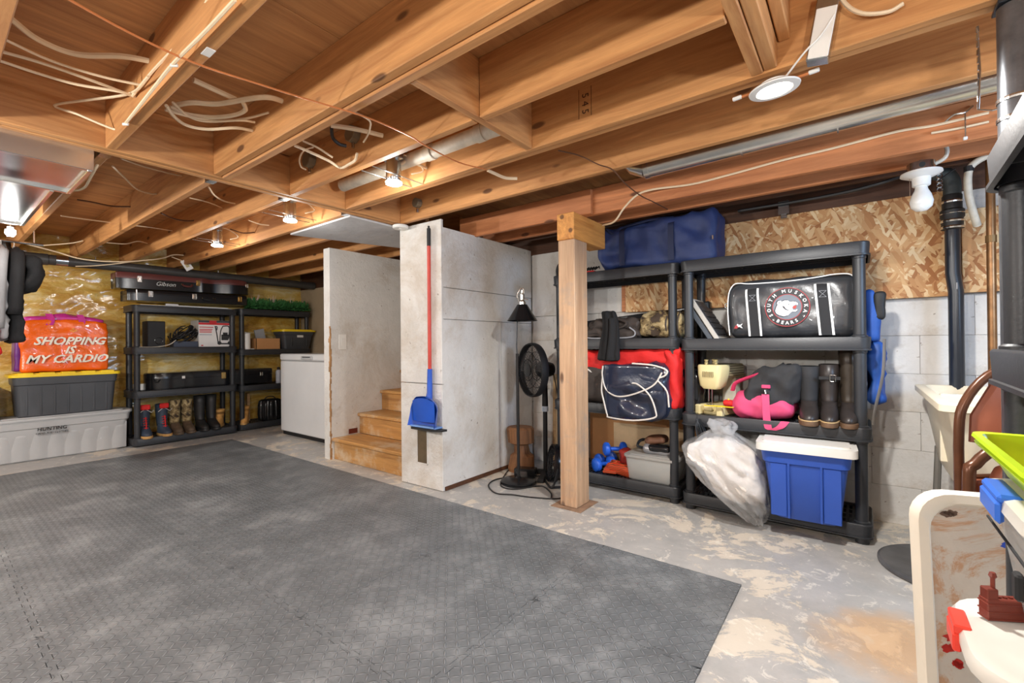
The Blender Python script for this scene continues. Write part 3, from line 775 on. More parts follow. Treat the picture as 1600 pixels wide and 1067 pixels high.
pb = thing('pressure_washer_box', 'white cardboard box printed with a pressure washer and red bands', 'box', (-7.20, 2.355, 1.235), 90)
WB = mat('white_carton', (232, 230, 228), .6, var=.03); RB = mat('red_print', (206, 40, 46), .6); DB = mat('dark_print', (56, 60, 66), .6)
MB().box(0, .43, 0, .30, 0, .375, .003).build('carton', WB, pb)
MB().box(.0, .43, -.0012, 0, .345, .374).build('dark_header', DB, pb)
MB().box(.0, .43, -.0014, 0, .315, .343).box(.13, .22, -.002, 0, .315, .374).build('red_header', RB, pb)
for z, w0 in ((.275, .17), (.245, .16), (.225, .15), (.205, .15)): MB().box(.01, .01+w0, -.0014, 0, z, z+.011).build('printed_line', RB, pb)
MB().box(.01, .16, -.0014, 0, .17, .185).build('printed_line', mat('grey_print', (180, 184, 190), .6), pb)
MB().box(.03, .055, -.0014, 0, .02, .035).build('printed_mark', RB, pb)
dr = MB()
for pts, r in (([(.24, 0, .06), (.22, 0, .20), (.205, 0, .29)], .008), ([(.30, 0, .30), (.37, 0, .30), (.385, 0, .24), (.37, 0, .12)], .008), ([(.26, 0, .06), (.27, 0, .22), (.30, 0, .30)], .007), ([(.25, 0, .05), (.40, 0, .05)], .010), ([(.195, 0, .29), (.225, 0, .29), (.222, 0, .24)], .007)):
    dr.tube(spline([(a, -.001, c) for a, _, c in pts], 4), r, 6, M=T(0, 0, 0) @ SC(1, .15, 1))
dr.box(.28, .37, -.0016, 0, .10, .18).box(.30, .36, -.0016, 0, .17, .21)
dr.lathe([(.026, 0), (.026, .0016)], 14, T(.255, 0, .06) @ RX(90)).lathe([(.026, 0), (.026, .0016)], 14, T(.385, 0, .06) @ RX(90))
dr.build('printed_washer', mat('black_print', (48, 48, 50), .6), pb)
# boots on the bottom shelf
def boot(name, label, x, y, z, rz, h, mats, w=.052, kind='plain', group=None, s=1.0):
    up, sole, low = mats
    t = thing(name, label, 'boot', (x, y, z), rz, group)
    MB().loft([(0, 0, -.075, w*1.06, .155), (.012, 0, -.075, w*1.1, .16), (.03, 0, -.075, w*1.06, .155), (.034, 0, -.07, w*.9, .14)], 22, e=.85).build('sole', sole, t, smooth=True)
    MB().loft([(.026, 0, -.075, w*.98, .148), (.05, 0, -.074, w*1.0, .147), (.075, 0, -.062, w*.95, .132), (.10, 0, -.035, w*.88, .102), (.125, 0, -.010, w*.84, .082), (.145, 0, .0, w*.84, .074)], 22, e=.9).build('foot', low, t, smooth='all')
    MB().loft([(.125, 0, .002, w*.86, .074), (.16, 0, .008, w*.9, .070), (.20, 0, .012, w*.96, .072), (h*.8, 0, .014, w*1.08, .08), (h, 0, .012, w*1.12, .083), (h+.003, 0, .012, w*.98, .07), (h-.05, 0, .012, w*.9, .065)], 22).build('shaft', up, t, smooth='all')
    if kind == 'laced':
        lc = MB()
        for k in range(5):
            zz = .12+k*.03; yy = -.085+k*.006 if k else -.1
            lc.tube([(-.022, yy+.0, zz), (0, yy-.012, zz+.006), (.022, yy, zz)], .004, 5)
        lc.tube([(0, -.088, .26), (.004, -.095, .16), (0, -.115, .10)], .006, 6)
        lc.build('laces', REDF, t); MB().box(-.05, .05, -.09, -.055, h-.05, h+.015, .01).build('tongue', REDF, t)
        MB().tube([(0, -.06, h-.04), (.065, -.07, h-.09), (.085, -.08, h-.06)], .003, 5).tube([(0, -.06, h-.04), (-.065, -.07, h-.09)], .003, 5).build('drawcord', WHITE, t)
    if kind == 'welt':
        MB().loft([(.030, 0, -.075, w*1.09, .158), (.036, 0, -.075, w*1.09, .158)], 22, e=.85).build('welt', mat('tan_welt', (200, 168, 120), .6), t)
    return t
NAVB = mat('navy_boot', (52, 64, 80), .5); TANS = mat('tan_sole', (196, 152, 92), .6); TANB = mat('tan_nubuck', (212, 158, 88), .8, bump=.001)
def camo(name, cols, sc=9):
    t = NT(name); n = t.noise(sc, None, 3, .6, .8)
    t.set(col=t.ramp(n, [(.34, cols[0]), (.44, cols[1]), (.52, cols[2]), (.62, cols[3])], 'CONSTANT'), rough=.85); t.bump(t.noise(30), .004)
    return t.m
CAMO = camo('camouflage_fabric', [(62, 48, 36), (116, 98, 66), (160, 140, 100), (188, 170, 130)], 12)
MUD = mat('muddy_brown_rubber', (88, 72, 56), .6, var=.3, vs=20)
BB = .097
for i, (y, lb) in enumerate(((1.775, 'navy boot with red laces at the left end of the bottom shelf'), (1.965, 'navy boot with red laces beside the camouflage pair'))):
    boot('work_boot', lb, -7.30, y, BB, 88+6*i, .40, (NAVB, TANS, NAVB), w=.062, kind='laced', group='boots on the bottom left shelf')
for y, lb in ((2.10, 'camouflage rubber boot next to the navy boot'), (2.235, 'camouflage rubber boot next to the tall black boots')):
    boot('hunting_boot', lb, -7.28, y, BB, 90, .44, (CAMO, MUD, MUD), w=.060, group='boots on the bottom left shelf')
for y, lb in ((2.39, 'tall black rubber boot beside the camouflage pair'), (2.53, 'tall black rubber boot beside the tan boot')):
    boot('rubber_boot', lb, -7.28, y, BB, 92, .47, (RUB, RUB, RUB), w=.062, group='boots on the bottom left shelf')
boot('work_boot', 'tan leather boot standing sideways at the right end of the bottom shelf', -7.35, 2.66, BB, 40, .24, (TANB, TANS, TANB), kind='plain')
# second left unit
def leafy(name, label, loc, L, seed, m, n=420, r=.075, cat='garland'):
    t = thing(name, label, cat, loc, 90); rr = random.Random(seed); b = MB()
    for k in range(n):
        u = rr.random()*L; a = rr.uniform(-.4, pi+.4); ln = rr.uniform(.08, .15)
        o = V((u, 0, .045)); d = V((rr.uniform(-.5, .5), cos(a), max(-.2, sin(a)))).normalized(); q = d.cross(V((rr.random(), rr.random(), rr.random()))).normalized()*.011
        e = o+d*(ln+.01)
        b.add([o+d*.02-q, o+d*.02+q, e+q*.4, e-q*.4], [(0, 1, 2, 3)])
    fo = b.build('needles', m, t, recalc=False); fo['kind'] = 'stuff'
    MB().tube([(0, 0, .045), (L/2, .01, .05), (L, 0, .045)], .02, 6).build('stem', m, t)
    return t
gl = leafy('evergreen_garland', 'artificial evergreen garland with white tips along the top of the right hand shelf', (-7.33, 3.02, 1.795), .92, 4, mat('pine_green', (60, 118, 62), .7, var=.5, vs=20), 1800)
tb = MB(); rr = random.Random(2)
for cx in (.10, .13, .34, .37, .40, .66):
    for k in range(3):
        d = V((rr.uniform(-.6, .6), rr.uniform(-.6, 0), 1)).normalized(); o = V((cx, -.02, .08)); q = V((.006, 0, 0))
        tb.add([o-q, o+q, o+d*.19], [(0, 1, 2)])
tb.build('white_tips', mat('pinkish_white', (228, 200, 190), .7), gl, recalc=False)
cx = thing('cardboard_box', 'open brown cardboard box with papers beside the black tote on the right hand shelf', 'box', (-7.26, 3.13, 1.19), 90)
CARD = mat('brown_cardboard', (196, 142, 92), .8, var=.05)
b = MB()
for a in ((0, .36, 0, .006, 0, .175), (0, .36, .27, .276, 0, .175), (0, .006, 0, .276, 0, .175), (.354, .36, 0, .276, 0, .175), (0, .36, 0, .276, 0, .006)): b.box(*a)
b.build('carton', CARD, cx)
MB().box(.08, .22, .10, .13, .12, .29, .003, T(0, 0, 0) @ RY(-12)).build('folded_card', mat('grey_card', (150, 152, 156), .6), cx)
MB().box(.20, .33, .14, .17, .1, .25, .003, RY(18)).build('folded_card', mat('brown_card', (110, 74, 52), .7), cx)
wr_ = thing('white_roll', 'white curled sheet beside the cardboard box on the right hand shelf', 'sheet', (-7.30, 3.06, 1.19), 90)
MB().sheet(lambda u, v: (-.05+.05*sin(u*4), .06*cos(u*4), .02+.25*v-.03*u), 14, 4).build('sheet', WHITE, wr_, smooth='all')
MB().box(-.05, .05, -.03, .03, 0, .02, .004).build('base', WHITE, wr_)
t = thing('storage_tote', 'small black tote with yellow lid on the right hand shelf above the freezer', 'storage box', (-7.31, 3.735, 1.19), 90)
tote_body(.52, .34, .29, .05).build('body', DGT, t, smooth=True)
MB().prism([(x-.285, y-.19) for x, y in rrect(.57, .38, .05)], .282, .305).prism([(x-.25, y-.16) for x, y in rrect(.50, .32, .05)], .305, .318).build('lid', YEL, t, smooth=True)
MB().box(-.03, .07, -.163, -.158, .19, .225).build('label_sticker', WHITE, t)
for x in (-.12, .13): MB().box(x-.006, x+.006, -.156, -.146, .06, .2, .002, RX(3)).build('rib', DGT, t)
bo = thing('spray_bottle', 'light grey plastic bottle with black cap on the middle right hand shelf', 'bottle', (-7.28, 3.47, .655), 90)
MB().lathe([(.036, 0), (.04, .006), (.04, .19), (.028, .215), (.016, .22)], 18).build('body', mat('pale_bottle', (186, 192, 204), .4), bo, smooth=True)
MB().lathe([(.022, .22), (.022, .255), (.012, .26)], 14).build('cap', BLKM, bo, smooth=True)
sh = thing('sport_shoe', 'dark blue shoe with pale sole tipped up beside the grey bottle', 'shoe', (-7.31, 3.64, .655), 90)
MB().loft([(0, 0, 0, .05, .14), (.03, 0, 0, .052, .145), (.035, 0, 0, .048, .14)], 20, T(0, 0, .0) @ T(.02, 0, .15) @ RY(62) @ T(0, 0, -.06)).build('sole', mat('pale_sole', (206, 204, 190), .6), sh, smooth=True)
MB().loft([(.03, 0, 0, .05, .14), (.07, 0, .01, .05, .125), (.10, 0, .05, .04, .08), (.13, 0, .06, .04, .07)], 20, T(.02, 0, .15) @ RY(-118) @ T(0, 0, -.05)).build('upper', mat('blue_mesh', (40, 82, 120), .7), sh, smooth='all')
MB().box(-.1, .09, -.08, .05, 0, .05, .008).build('shoe_stand', TANB, sh)
rb = thing('ribbed_drum', 'black ribbed bag-like drum on the bottom of the right hand shelf', 'drum', (-7.33, 3.36, .092), 90)
b = MB(); n = 64
prof = [(.13, 0), (.155, .02), (.17, .1), (.165, .24), (.15, .31), (.12, .33), (.04, .335)]
vs = [((r+(.010 if (k//2) % 2 else -.004)*(0 < i < 5))*cos(2*pi*k/n), (r*.8+(.010 if (k//2) % 2 else -.004)*(0 < i < 5))*sin(2*pi*k/n), z) for i, (r, z) in enumerate(prof) for k in range(n)]
b.add(vs, [(i*n+k, i*n+(k+1) % n, (i+1)*n+(k+1) % n, (i+1)*n+k) for i in range(len(prof)-1) for k in range(n)]+[list(range(n))[::-1], [(len(prof)-1)*n+k for k in range(n)]])
b.build('drum', BLKG, rb, smooth=True)
MB().tube(spline([(-.1, 0, .3), (-.05, 0, .36), (.05, 0, .36), (.1, 0, .3)], 4), .008, 6).build('handle', BLKM, rb)
bk = thing('dark_backpack', 'dark bag standing behind the ribbed drum by the freezer', 'bag', (-7.36, 3.72, .092), 90)
MB().soft(.3, .26, .38, .08, 12, .02, 6, 8).build('body', BLKF, bk, smooth='all'); MB().soft(.2, .06, .2, .025, 8, .01, 8, 8).build('pocket', BLKF, bk, smooth='all', loc=(0, -.15, .06))
boot('work_boot', 'tan leather boot at the left end of the right hand bottom shelf', -7.38, 3.02, .092, 60, .25, (TANB, TANS, TANB))
lum = thing('wood_offcuts', 'two pale upright wood offcuts behind the tan boot on the right hand bottom shelf', 'wood', (-7.53, 3.03, .092), 90)
MB().box(0, .03, 0, .03, 0, .46, .002).build('stick', PLAINW, lum); MB().box(.08, .12, 0, .03, 0, .42, .002).build('stick', PLAINW, lum)
# chest freezer
fz = thing('chest_freezer', 'white chest freezer standing behind the stair wall', 'freezer', (-6.55, 3.15, 0), 0)
MB().box(0, 1.50, 0, .70, .05, 1.035, .012).build('cabinet', WHITEM, fz)
MB().box(.03, 1.47, .02, .68, 0, .05).build('plinth', BLKM, fz)
MB().box(-.006, 1.506, -.006, .706, 1.046, 1.135, .014).build('lid', WHITEM, fz)
MB().box(.005, 1.495, .006, .69, 1.035, 1.046).build('gasket', mat('grey_gasket', (150, 150, 150), .6), fz)
MB().box(.60, .88, -.022, -.006, 1.058, 1.108, .006).build('handle', mat('grey_handle', (196, 198, 200), .35), fz)
MB().box(.64, .84, -.0235, -.022, 1.088, 1.100).build('badge', DB, fz)
# dark pipe stand at the gap right of the totes: white bottle on the floor side
# ---------------------------------------------------------------- dustpan on the box wall
BLUEP = mat('blue_plastic', (30, 84, 190), .3, var=.08, coat=.3)
REDM = mat('red_painted_handle', (196, 62, 48), .4)
dp = thing('dustpan', 'blue lobby dustpan on a long red handle hanging on the white stair wall', 'dustpan', (-2.925, 2.678, 0), 1.6)
MB().tube([(.008, -.016, 2.10), (.004, -.012, 1.02)], .0155, 12).build('pole', REDM, dp, smooth=True)
MB().tube([(.0085, -.016, 2.24), (.008, -.016, 2.09)], .0165, 12).build('grip', BLKM, dp, smooth=True)
MB().tube([(.0085, -.016, 2.235), (.0085, -.016, 2.262)], .009, 10).build('hanging_tip', BLKM, dp)
MB().tube([(.004, -.012, 1.04), (.002, -.014, .84), (0, -.02, .78)], .022, 12, rs=[.021, .024, .03]).build('socket', BLUEP, dp, smooth=True)
pn = MB()
def pan(u, v, o=0):
    a = -1+2*u; z = .56+.25*v; wid = .158*(1-.03*v) if v < .55 else .158*sqrt(max(0, 1-((v-.5)/.53)**2))
    side = abs(a)**5
    return (a*wid, -.012-.085*side*(1-.45*v)-o-.05*v**6 - .02*(1-v)**2, z)
pn.sheet(lambda u, v: pan(u, v), 24, 20); pn.sheet(lambda u, v: pan(u, v, .006), 24, 20)
pn.build('pan', BLUEP, dp, smooth='all')
MB().sheet(lambda u, v: (-.13+.26*u, -.075-.02*sin(u*pi)-.01*v, .60+.17*v+.03*sin(u*pi)*v), 14, 8).sheet(lambda u, v: (-.13+.26*u, -.079-.02*sin(u*pi)-.01*v, .60+.17*v+.03*sin(u*pi)*v), 14, 8).build('hood', BLUEP, dp, smooth='all')
MB().box(-.155, .155, -.10, -.012, .548, .563, .004).build('front_lip', mat('light_blue_edge', (120, 160, 220), .35), dp)
MB().prism([(-.20, -.02), (-.14, -.10), (.12, -.11), (.19, -.07), (.205, -.015)], .528, .545).build('rubber_lip', RUB, dp)
# ---------------------------------------------------------------- floor lamp
lp = thing('floor_lamp', 'thin black floor lamp with cone shade beside the white stair wall', 'lamp', (-2.44, 3.28, 0), 37)
MB().lathe([(.155, 0), (.16, .008), (.158, .028), (.12, .040), (.03, .048), (.018, .06)], 36).build('base', BLKG, lp, smooth=True)
MB().tube([(0, 0, .04), (-.004, 0, 1.16)], .014, 12).build('pole', BLKM, lp, smooth=True)
MB().tube([(-.004, 0, 1.14), (-.008, 0, 1.22), (.0, 0, 1.50), (.04, 0, 1.66)], .005, 8).build('thin_rod', DSTEEL, lp)
MB().lathe([(.138, 1.455), (.135, 1.458), (.045, 1.60), (.03, 1.60), (.04, 1.59), (.132, 1.452)], 32, T(.045, 0, 0), cap=False).build('shade', BLKG, lp, smooth=True)
MB().lathe([(.012, 1.46), (.03, 1.49), (.03, 1.52), (.015, 1.55), (.015, 1.60)], 16, T(.045, 0, 0)).build('bulb', WHITE, lp, smooth=True)
MB().lathe([(.034, 1.598), (.034, 1.625), (.020, 1.64), (.022, 1.69), (.012, 1.70), (.012, 1.73)], 16, T(.045, 0, 0)).build('socket_cap', STEEL, lp, smooth=True)
MB().tube(spline([(.02, 0, 1.62), (.0, 0, 1.68), (.03, 0, 1.74), (.055, 0, 1.74), (.06, 0, 1.70)], 4), .005, 6).tube([(.045, 0, 1.66), (.10, 0, 1.64)], .006, 6).build('arm_and_switch', STEEL, lp)
# ---------------------------------------------------------------- pedestal fan
fn = thing('pedestal_fan', 'black pedestal fan with round wire cage between the floor lamp and the post', 'fan', (-2.40, 3.66, 0), 0)
MB().box(-.30, .30, -.03, .03, 0, .04, .006, RZ(24)).box(-.03, .03, -.3, .3, .0, .035, .006, RZ(24)).build('cross_base', BLKM, fn)
MB().tube([(0, 0, .03), (0, 0, .60)], .022, 12).build('lower_pole', BLKM, fn, smooth=True)
MB().tube([(0, 0, .60), (.0, 0, .65)], .032, 12).build('collar', mat('pale_blue_collar', (178, 190, 205), .4), fn)
MB().tube([(0, 0, .65), (0, 0, .84), (-.01, -.02, .95)], .028, 12, rs=[.03, .026, .03]).build('upper_pole', BLKM, fn, smooth=True)
az = 243; FM = T(-.01, -.03, 1.0) @ RZ(az) @ RY(90)      # local +z becomes the fan axis
MB().lathe([(.03, -.12), (.06, -.11), (.075, -.06), (.075, .02), (.05, .05)], 20, FM).build('motor', BLKM, fn, smooth=True)
for z0, bulge in ((.075, -.02), (.135, .03)):
    b = MB()
    for rr_ in (.10, .17, .245): b.tube([(rr_*cos(a*pi/16), rr_*sin(a*pi/16), z0+bulge*(1-rr_/.25)) for a in range(33)], .0035 if rr_ < .24 else .006, 5, M=FM)
    for k in range(48):
        a = k*2*pi/48; b.tube([(.05*cos(a), .05*sin(a), z0+bulge*.9), (.16*cos(a), .16*sin(a), z0+bulge*.5), (.245*cos(a), .245*sin(a), z0)], .0014, 4, M=FM)
    b.build('cage', BLKM, fn)
MB().lathe([(.25, .07), (.256, .09), (.256, .125), (.25, .14)], 40, FM, cap=False).build('cage_rim', BLKM, fn, smooth=True)
MB().lathe([(.06, .150), (.062, .162), (.05, .166)], 24, FM).build('centre_badge', BLKG, fn, smooth=True)
BLD = clear('smoked_fan_blade', (110, 106, 106), .3, .5)
for k in range(3):
    MB().sheet(lambda u, v: ((.03+.19*u)*cos(k*2.094+(v-.5)*(1.5-.3*u)), (.03+.19*u)*sin(k*2.094+(v-.5)*(1.5-.3*u)), .105+.03*(v-.5)), 6, 8, M=FM).build('blade', BLD, fn, smooth='all')
# ---------------------------------------------------------------- block of wood, small heater, boards, cords
LOG = wood('split_log_wood', (150, 104, 66), (92, 56, 32), 2, gs=14)
lg = thing('notched_log', 'brown notched block of firewood in the corner behind the floor lamp', 'log', (-2.66, 3.62, 0), 20)
MB().loft([(0, 0, 0, .13, .11), (.03, 0, 0, .135, .115), (.15, .01, 0, .12, .10), (.18, .01, 0, .08, .09), (.26, 0, 0, .07, .08), (.28, 0, 0, .13, .11), (.41, -.01, .01, .14, .12), (.43, -.01, .01, .12, .10)], 14).build('log', LOG, lg)
hx = thing('small_box', 'small black metal box on the floor behind the floor lamp pole', 'box', (-2.50, 3.47, 0), 20)
MB().box(-.10, .10, -.05, .05, 0, .085, .006).build('housing', BLKG, hx); MB().box(-.07, .03, -.053, -.05, .03, .06).build('front_plate', GALV, hx)
ht = thing('floor_fan', 'small round black floor fan partly hidden behind the post', 'fan', (-2.17, 3.44, 0), -45)
b = MB(); FH = T(0, 0, .185) @ RX(80)
for r_ in (.04, .08, .12, .155): b.tube([(r_*cos(a*pi/14), r_*sin(a*pi/14), .04-.02*(r_/.15)) for a in range(29)], .0035, 5, M=FH)
for k in range(20): b.tube([(.02*cos(k*pi/10), .02*sin(k*pi/10), .04), (.158*cos(k*pi/10), .158*sin(k*pi/10), .018)], .0022, 4, M=FH)
b.build('cage', BLKM, ht)
MB().lathe([(.165, -.03), (.17, 0), (.165, .03), (.150, .03), (.150, -.03)], 30, FH, cap=False).build('ring', BLKG, ht, smooth=True)
MB().lathe([(.045, -.08), (.05, -.03), (.03, 0)], 16, FH).build('motor', GALV, ht, smooth=True)
MB().tube(spline([(-.17, 0, .18), (-.15, -.03, .05), (-.13, -.06, .012), (.13, -.06, .012), (.15, -.03, .05), (.17, 0, .18)], 4), .010, 8).tube([(-.13, .08, .012), (.13, .08, .012)], .01, 8).tube([(-.13, -.06, .012), (-.13, .08, .012)], .01, 8).tube([(.13, -.06, .012), (.13, .08, .012)], .01, 8).build('stand', BLKM, ht)
sb = thing('scrap_board', 'tan scrap board leaning on the back wall behind the pedestal fan', 'board', (-2.42, 3.985, 0), 0)
MB().box(-.11, .11, 0, .018, 0, .93, .002, RX(-1.5)).build('board', wallpaint('tan_stained_board', (206, 178, 140), .002, 45, (150, 108, 66), .8), sb)
MB().box(-.10, -.07, -.006, 0, 0.05, .9, .001, RX(-1.5)).build('batten', PLAINW, sb)
ringo = thing('wall_hook_ring', 'small oval black ring hung high on the wall left of the post', 'ring', (-2.40, 3.99, 1.98), 0)
MB().tube([(.05*cos(a*pi/12), 0, .08*sin(a*pi/12)) for a in range(25)], .018, 8).build('ring', BLKM, ringo, smooth=True)
MB().tube([(0, .0, .08), (0, .05, .10)], .006, 6).build('hook', STEEL, ringo)
def cord(name, label, pts, r, m, cat='cord', k=6, group=None):
    p0 = V(pts[0]); o = MB().tube(spline([V(p)-p0 for p in pts], k), r, 6).build(name, m, None, smooth=True, loc=p0)
    return tag(o, label, cat, group)
F = .0065
cord('power_cord', 'black cord looping over the bare floor from the lamp base to the post', [(-2.58, 3.40, F), (-2.66, 3.22, F), (-2.60, 3.05, F), (-2.42, 2.93, F), (-2.28, 2.98, F), (-2.12, 3.02, F), (-1.93, 3.12, F), (-1.90, 3.3, F)], .006, CABLEK)
cord('power_cord', 'second black cord crossing the floor between the stair wall and the small floor fan', [(-2.79, 3.62, F), (-2.70, 3.42, F), (-2.52, 3.12, F), (-2.36, 3.10, F), (-2.25, 3.28, F), (-2.18, 3.30, F), (-2.05, 3.20, F), (-1.98, 3.10, F)], .006, CABLEK)
cord('power_cord', 'black cord hanging from the pedestal fan motor down to the floor', [(-2.33, 3.70, .98), (-2.30, 3.74, .7), (-2.27, 3.76, .3), (-2.3, 3.7, .03), (-2.42, 3.52, F)], .005, CABLEK)
# ---------------------------------------------------------------- middle shelf (behind the post)
NAVY = mat('navy_nylon', (38, 54, 100), .6, var=.10, vs=4, bump=.004, bs=12)
NAVYD = mat('navy_webbing', (24, 34, 66), .7)
df = thing('duffel_bag', 'large navy duffel bag lying across the tops of the two right shelves', 'bag', (-1.315, 3.76, 1.858), 1)
def duf(x, y, z):
    t = (x+.5)
    z2 = z*(.86+.16*t) - .015*sin(x*6)
    y2 = y*(1-.15*(z/.4)**2)
    return (x, y2-.02*sin(x*9)*(z/.4), z2)
MB().soft(.95, .40, .41, .07, 32, .012, 4.5, 2, duf, rid=.035).build('body', NAVY, df, smooth='all')
for x in (-.24, .16):
    MB().sheet(lambda u, v: (x-.022+.044*v, -.208-.012*sin(u*pi)+(.10*max(0, u-.86)*5), .03+.33*u), 14, 2).sheet(lambda u, v: (x-.022+.044*v, -.212-.012*sin(u*pi)+(.10*max(0, u-.86)*5), .03+.33*u), 14, 2).build('webbing', NAVYD, df, smooth='all')
MB().tube(spline([(-.24, -.16, .36), (-.12, -.17, .37), (.0, -.15, .385), (.16, -.16, .37)], 5), .018, 8, flat=.4).build('handle', NAVYD, df, smooth=True)
MB().tube(spline([(-.44, -.12, .33), (-.40, -.16, .36), (-.34, -.17, .31), (-.28, -.12, .35)], 5), .014, 8).build('handle', NAVYD, df, smooth=True)
MB().box(.455, .463, -.2, -.19, .15, .18).build('zip_pull', STEEL, df)
mb = thing('tool_bundle', 'small black and red tools beside the left end of the navy duffel', 'tools', (-1.90, 3.66, 1.855), 0)
MB().box(-.07, .05, -.04, .04, 0, .035, .008).build('red_handle', REDF, mb)
b = MB()
for k in range(6): b.tube([(-.07+k*.025, -.03, .04), (-.05+k*.025, .02, .075), (-.03+k*.025, -.02, .05)], .006, 5)
b.build('chain', BLKM, mb)
# second tier from top
ZB = 1.275
CHAR = mat('dark_grey_bag_fabric', (62, 54, 50), .7, var=.15, bump=.004, bs=14)
PIPG = mat('grey_piping', (150, 152, 158), .5)
fb = thing('folded_bag', 'folded charcoal sports bag with grey piping on the shelf just right of the post', 'bag', (-1.68, 3.74, ZB), 0)
MB().soft(.50, .36, .10, .04, 20, .01, 7, 3, rid=.03).build('body', CHAR, fb, smooth='all')
MB().soft(.46, .33, .09, .04, 20, .01, 8, 6, rid=.035).build('upper_fold', CHAR, fb, smooth='all', loc=(.02, .0, .085))
MB().tube(spline([(-.22, -.19, .13), (-.25, -.19, .07), (-.2, -.195, .02), (0, -.195, .015), (.2, -.195, .02), (.23, -.19, .06), (.18, -.18, .10)], 4), .006, 6).build('piping', PIPG, fb, smooth=True)
MB().tube(spline([(.0, -.19, .12), (.1, -.19, .10), (.16, -.19, .14), (.06, -.18, .18)], 4), .012, 6).build('carry_strap', CHAR, fb, smooth=True)
st_ = thing('hanging_jacket', 'black garment draped over the shelf edge and hanging down beside the post', 'garment', (-1.67, 3.50, 1.10), 0)
def drp(x, y, z):
    k = .75+.45*max(0, (.42-z)/.42); zz = z
    yy = y + (.02 if z < .2 else .02+.22*max(0, z-.21))
    return (x*k+.03*sin(z*9)*(z/.4), yy+.012*sin(x*70), zz)
MB().soft(.17, .045, .42, .02, 18, .008, 10, 4, drp).build('cloth', BLKF, st_, smooth='all')
MB().soft(.08, .03, .36, .012, 10, .006, 10, 9, drp).build('sleeve', BLKF, st_, smooth='all', loc=(.045, -.03, .0))
cm = thing('sleeping_bag', 'camouflage rolled sleeping bag at the right end of the middle shelf', 'bag', (-1.255, 3.74, ZB), 0)
MB().soft(.40, .34, .225, .11, 22, .012, 7, 5, rid=.03).build('roll', CAMO, cm, smooth='all')
for x in (.05, .14): MB().tube([(x, .155*cos(a*pi/10)*1.12, .1125+.118*sin(a*pi/10)) for a in range(21)], .006, 6).build('strap', CHAR, cm, smooth=True)
ck = thing('long_black_case', 'long thin black case lying at a slant behind the camouflage roll', 'case', (-1.49, 3.93, ZB+.185), 0, rot=(0, R(-5), 0))
MB().box(-.62, .42, -.035, .03, 0, .05, .008).build('tube', BLKG, ck); MB().box(.42, .54, -.045, .03, -.015, .075, .01).build('end_cap', DSTEEL, ck)
MB().tube([(-.3, .0, -.22), (-.3, 0, 0)], .02, 8).tube([(.35, 0, -.27), (.35, 0, .0)], .02, 8).build('feet', BLKM, ck)
# third tier
ZC = .725
hb_ = thing('hockey_bag', 'black and red hockey bag filling the shelf behind the navy vinyl bag', 'bag', (-1.60, 3.76, ZC), 0)
MB().soft(1.0, .38, .36, .08, 22, .02, 5, 7).build('body', CHAR, hb_, smooth='all')
MB().soft(.94, .34, .17, .06, 22, .01, 6, 8, lambda x, y, z: (x+.05, y, z+.02*sin(x*5)), rid=.03).build('top_flap', REDF, hb_, smooth='all', loc=(.01, -.03, .31))
MB().soft(.14, .41, .47, .05, 16, .01, 7, 5, rid=.025).build('end_panel', REDF, hb_, smooth='all', loc=(.44, -.02, .0))
MB().tube(spline([(-.25, -.19, .27), (-.35, -.2, .32), (-.42, -.2, .25)], 5), .007, 6).build('piping', WHITE, hb_, smooth=True)
MB().sheet(lambda u, v: (.19+.03*v+.03*u, -.19+.03*u, .38+.10*u), 6, 2).build('reflective_strip', WHITE, hb_, smooth='all')
NVV = mat('navy_vinyl', (38, 46, 66), .28, var=.25, vs=5, bump=.006, bs=8, coat=.4)
WP = mat('white_piping', (226, 218, 208), .45)
nb = thing('vinyl_bag', 'navy vinyl bag with white piping sagging over the shelf edge right of the post', 'bag', (-1.43, 3.56, .62), 0)
def vin(x, y, z):
    return (x*(.92+.2*max(0, .45-abs(z-.2))*1), y*(1+.3*sin(z*7)), z+.05*x*(z < .2)+.012*sin(x*9)*(1 if z > .3 else 0))
MB().soft(.54, .17, .46, .06, 26, .01, 5, 4, vin, rid=.03).build('body', NVV, nb, smooth='all')
FYv = -.112
for pts in ([(-.255, .44), (-.262, .36), (-.23, .25), (-.15, .20), (-.05, .205), (.08, .25), (.18, .31), (.235, .40)], [(-.26, .35), (-.27, .24), (-.25, .15), (-.22, .04), (-.2, .02), (0, .015), (.17, .05), (.185, .10), (.14, .22), (.05, .30), (-.0, .31)], [(.0, .465), (.16, .455), (.27, .42), (.26, .38), (.22, .36)], [(.2, .34), (.27, .26), (.285, .14)]):
    MB().tube(spline([(x, FYv-.012*cos(x*5), z) for x, z in pts], 4), .0065, 6).build('piping', WP, nb, smooth=True)
MB().soft(.5, .03, .2, .012, 14, .008, 8, 3).build('flap', NVV, nb, smooth='all', loc=(-.01, -.095, .25))
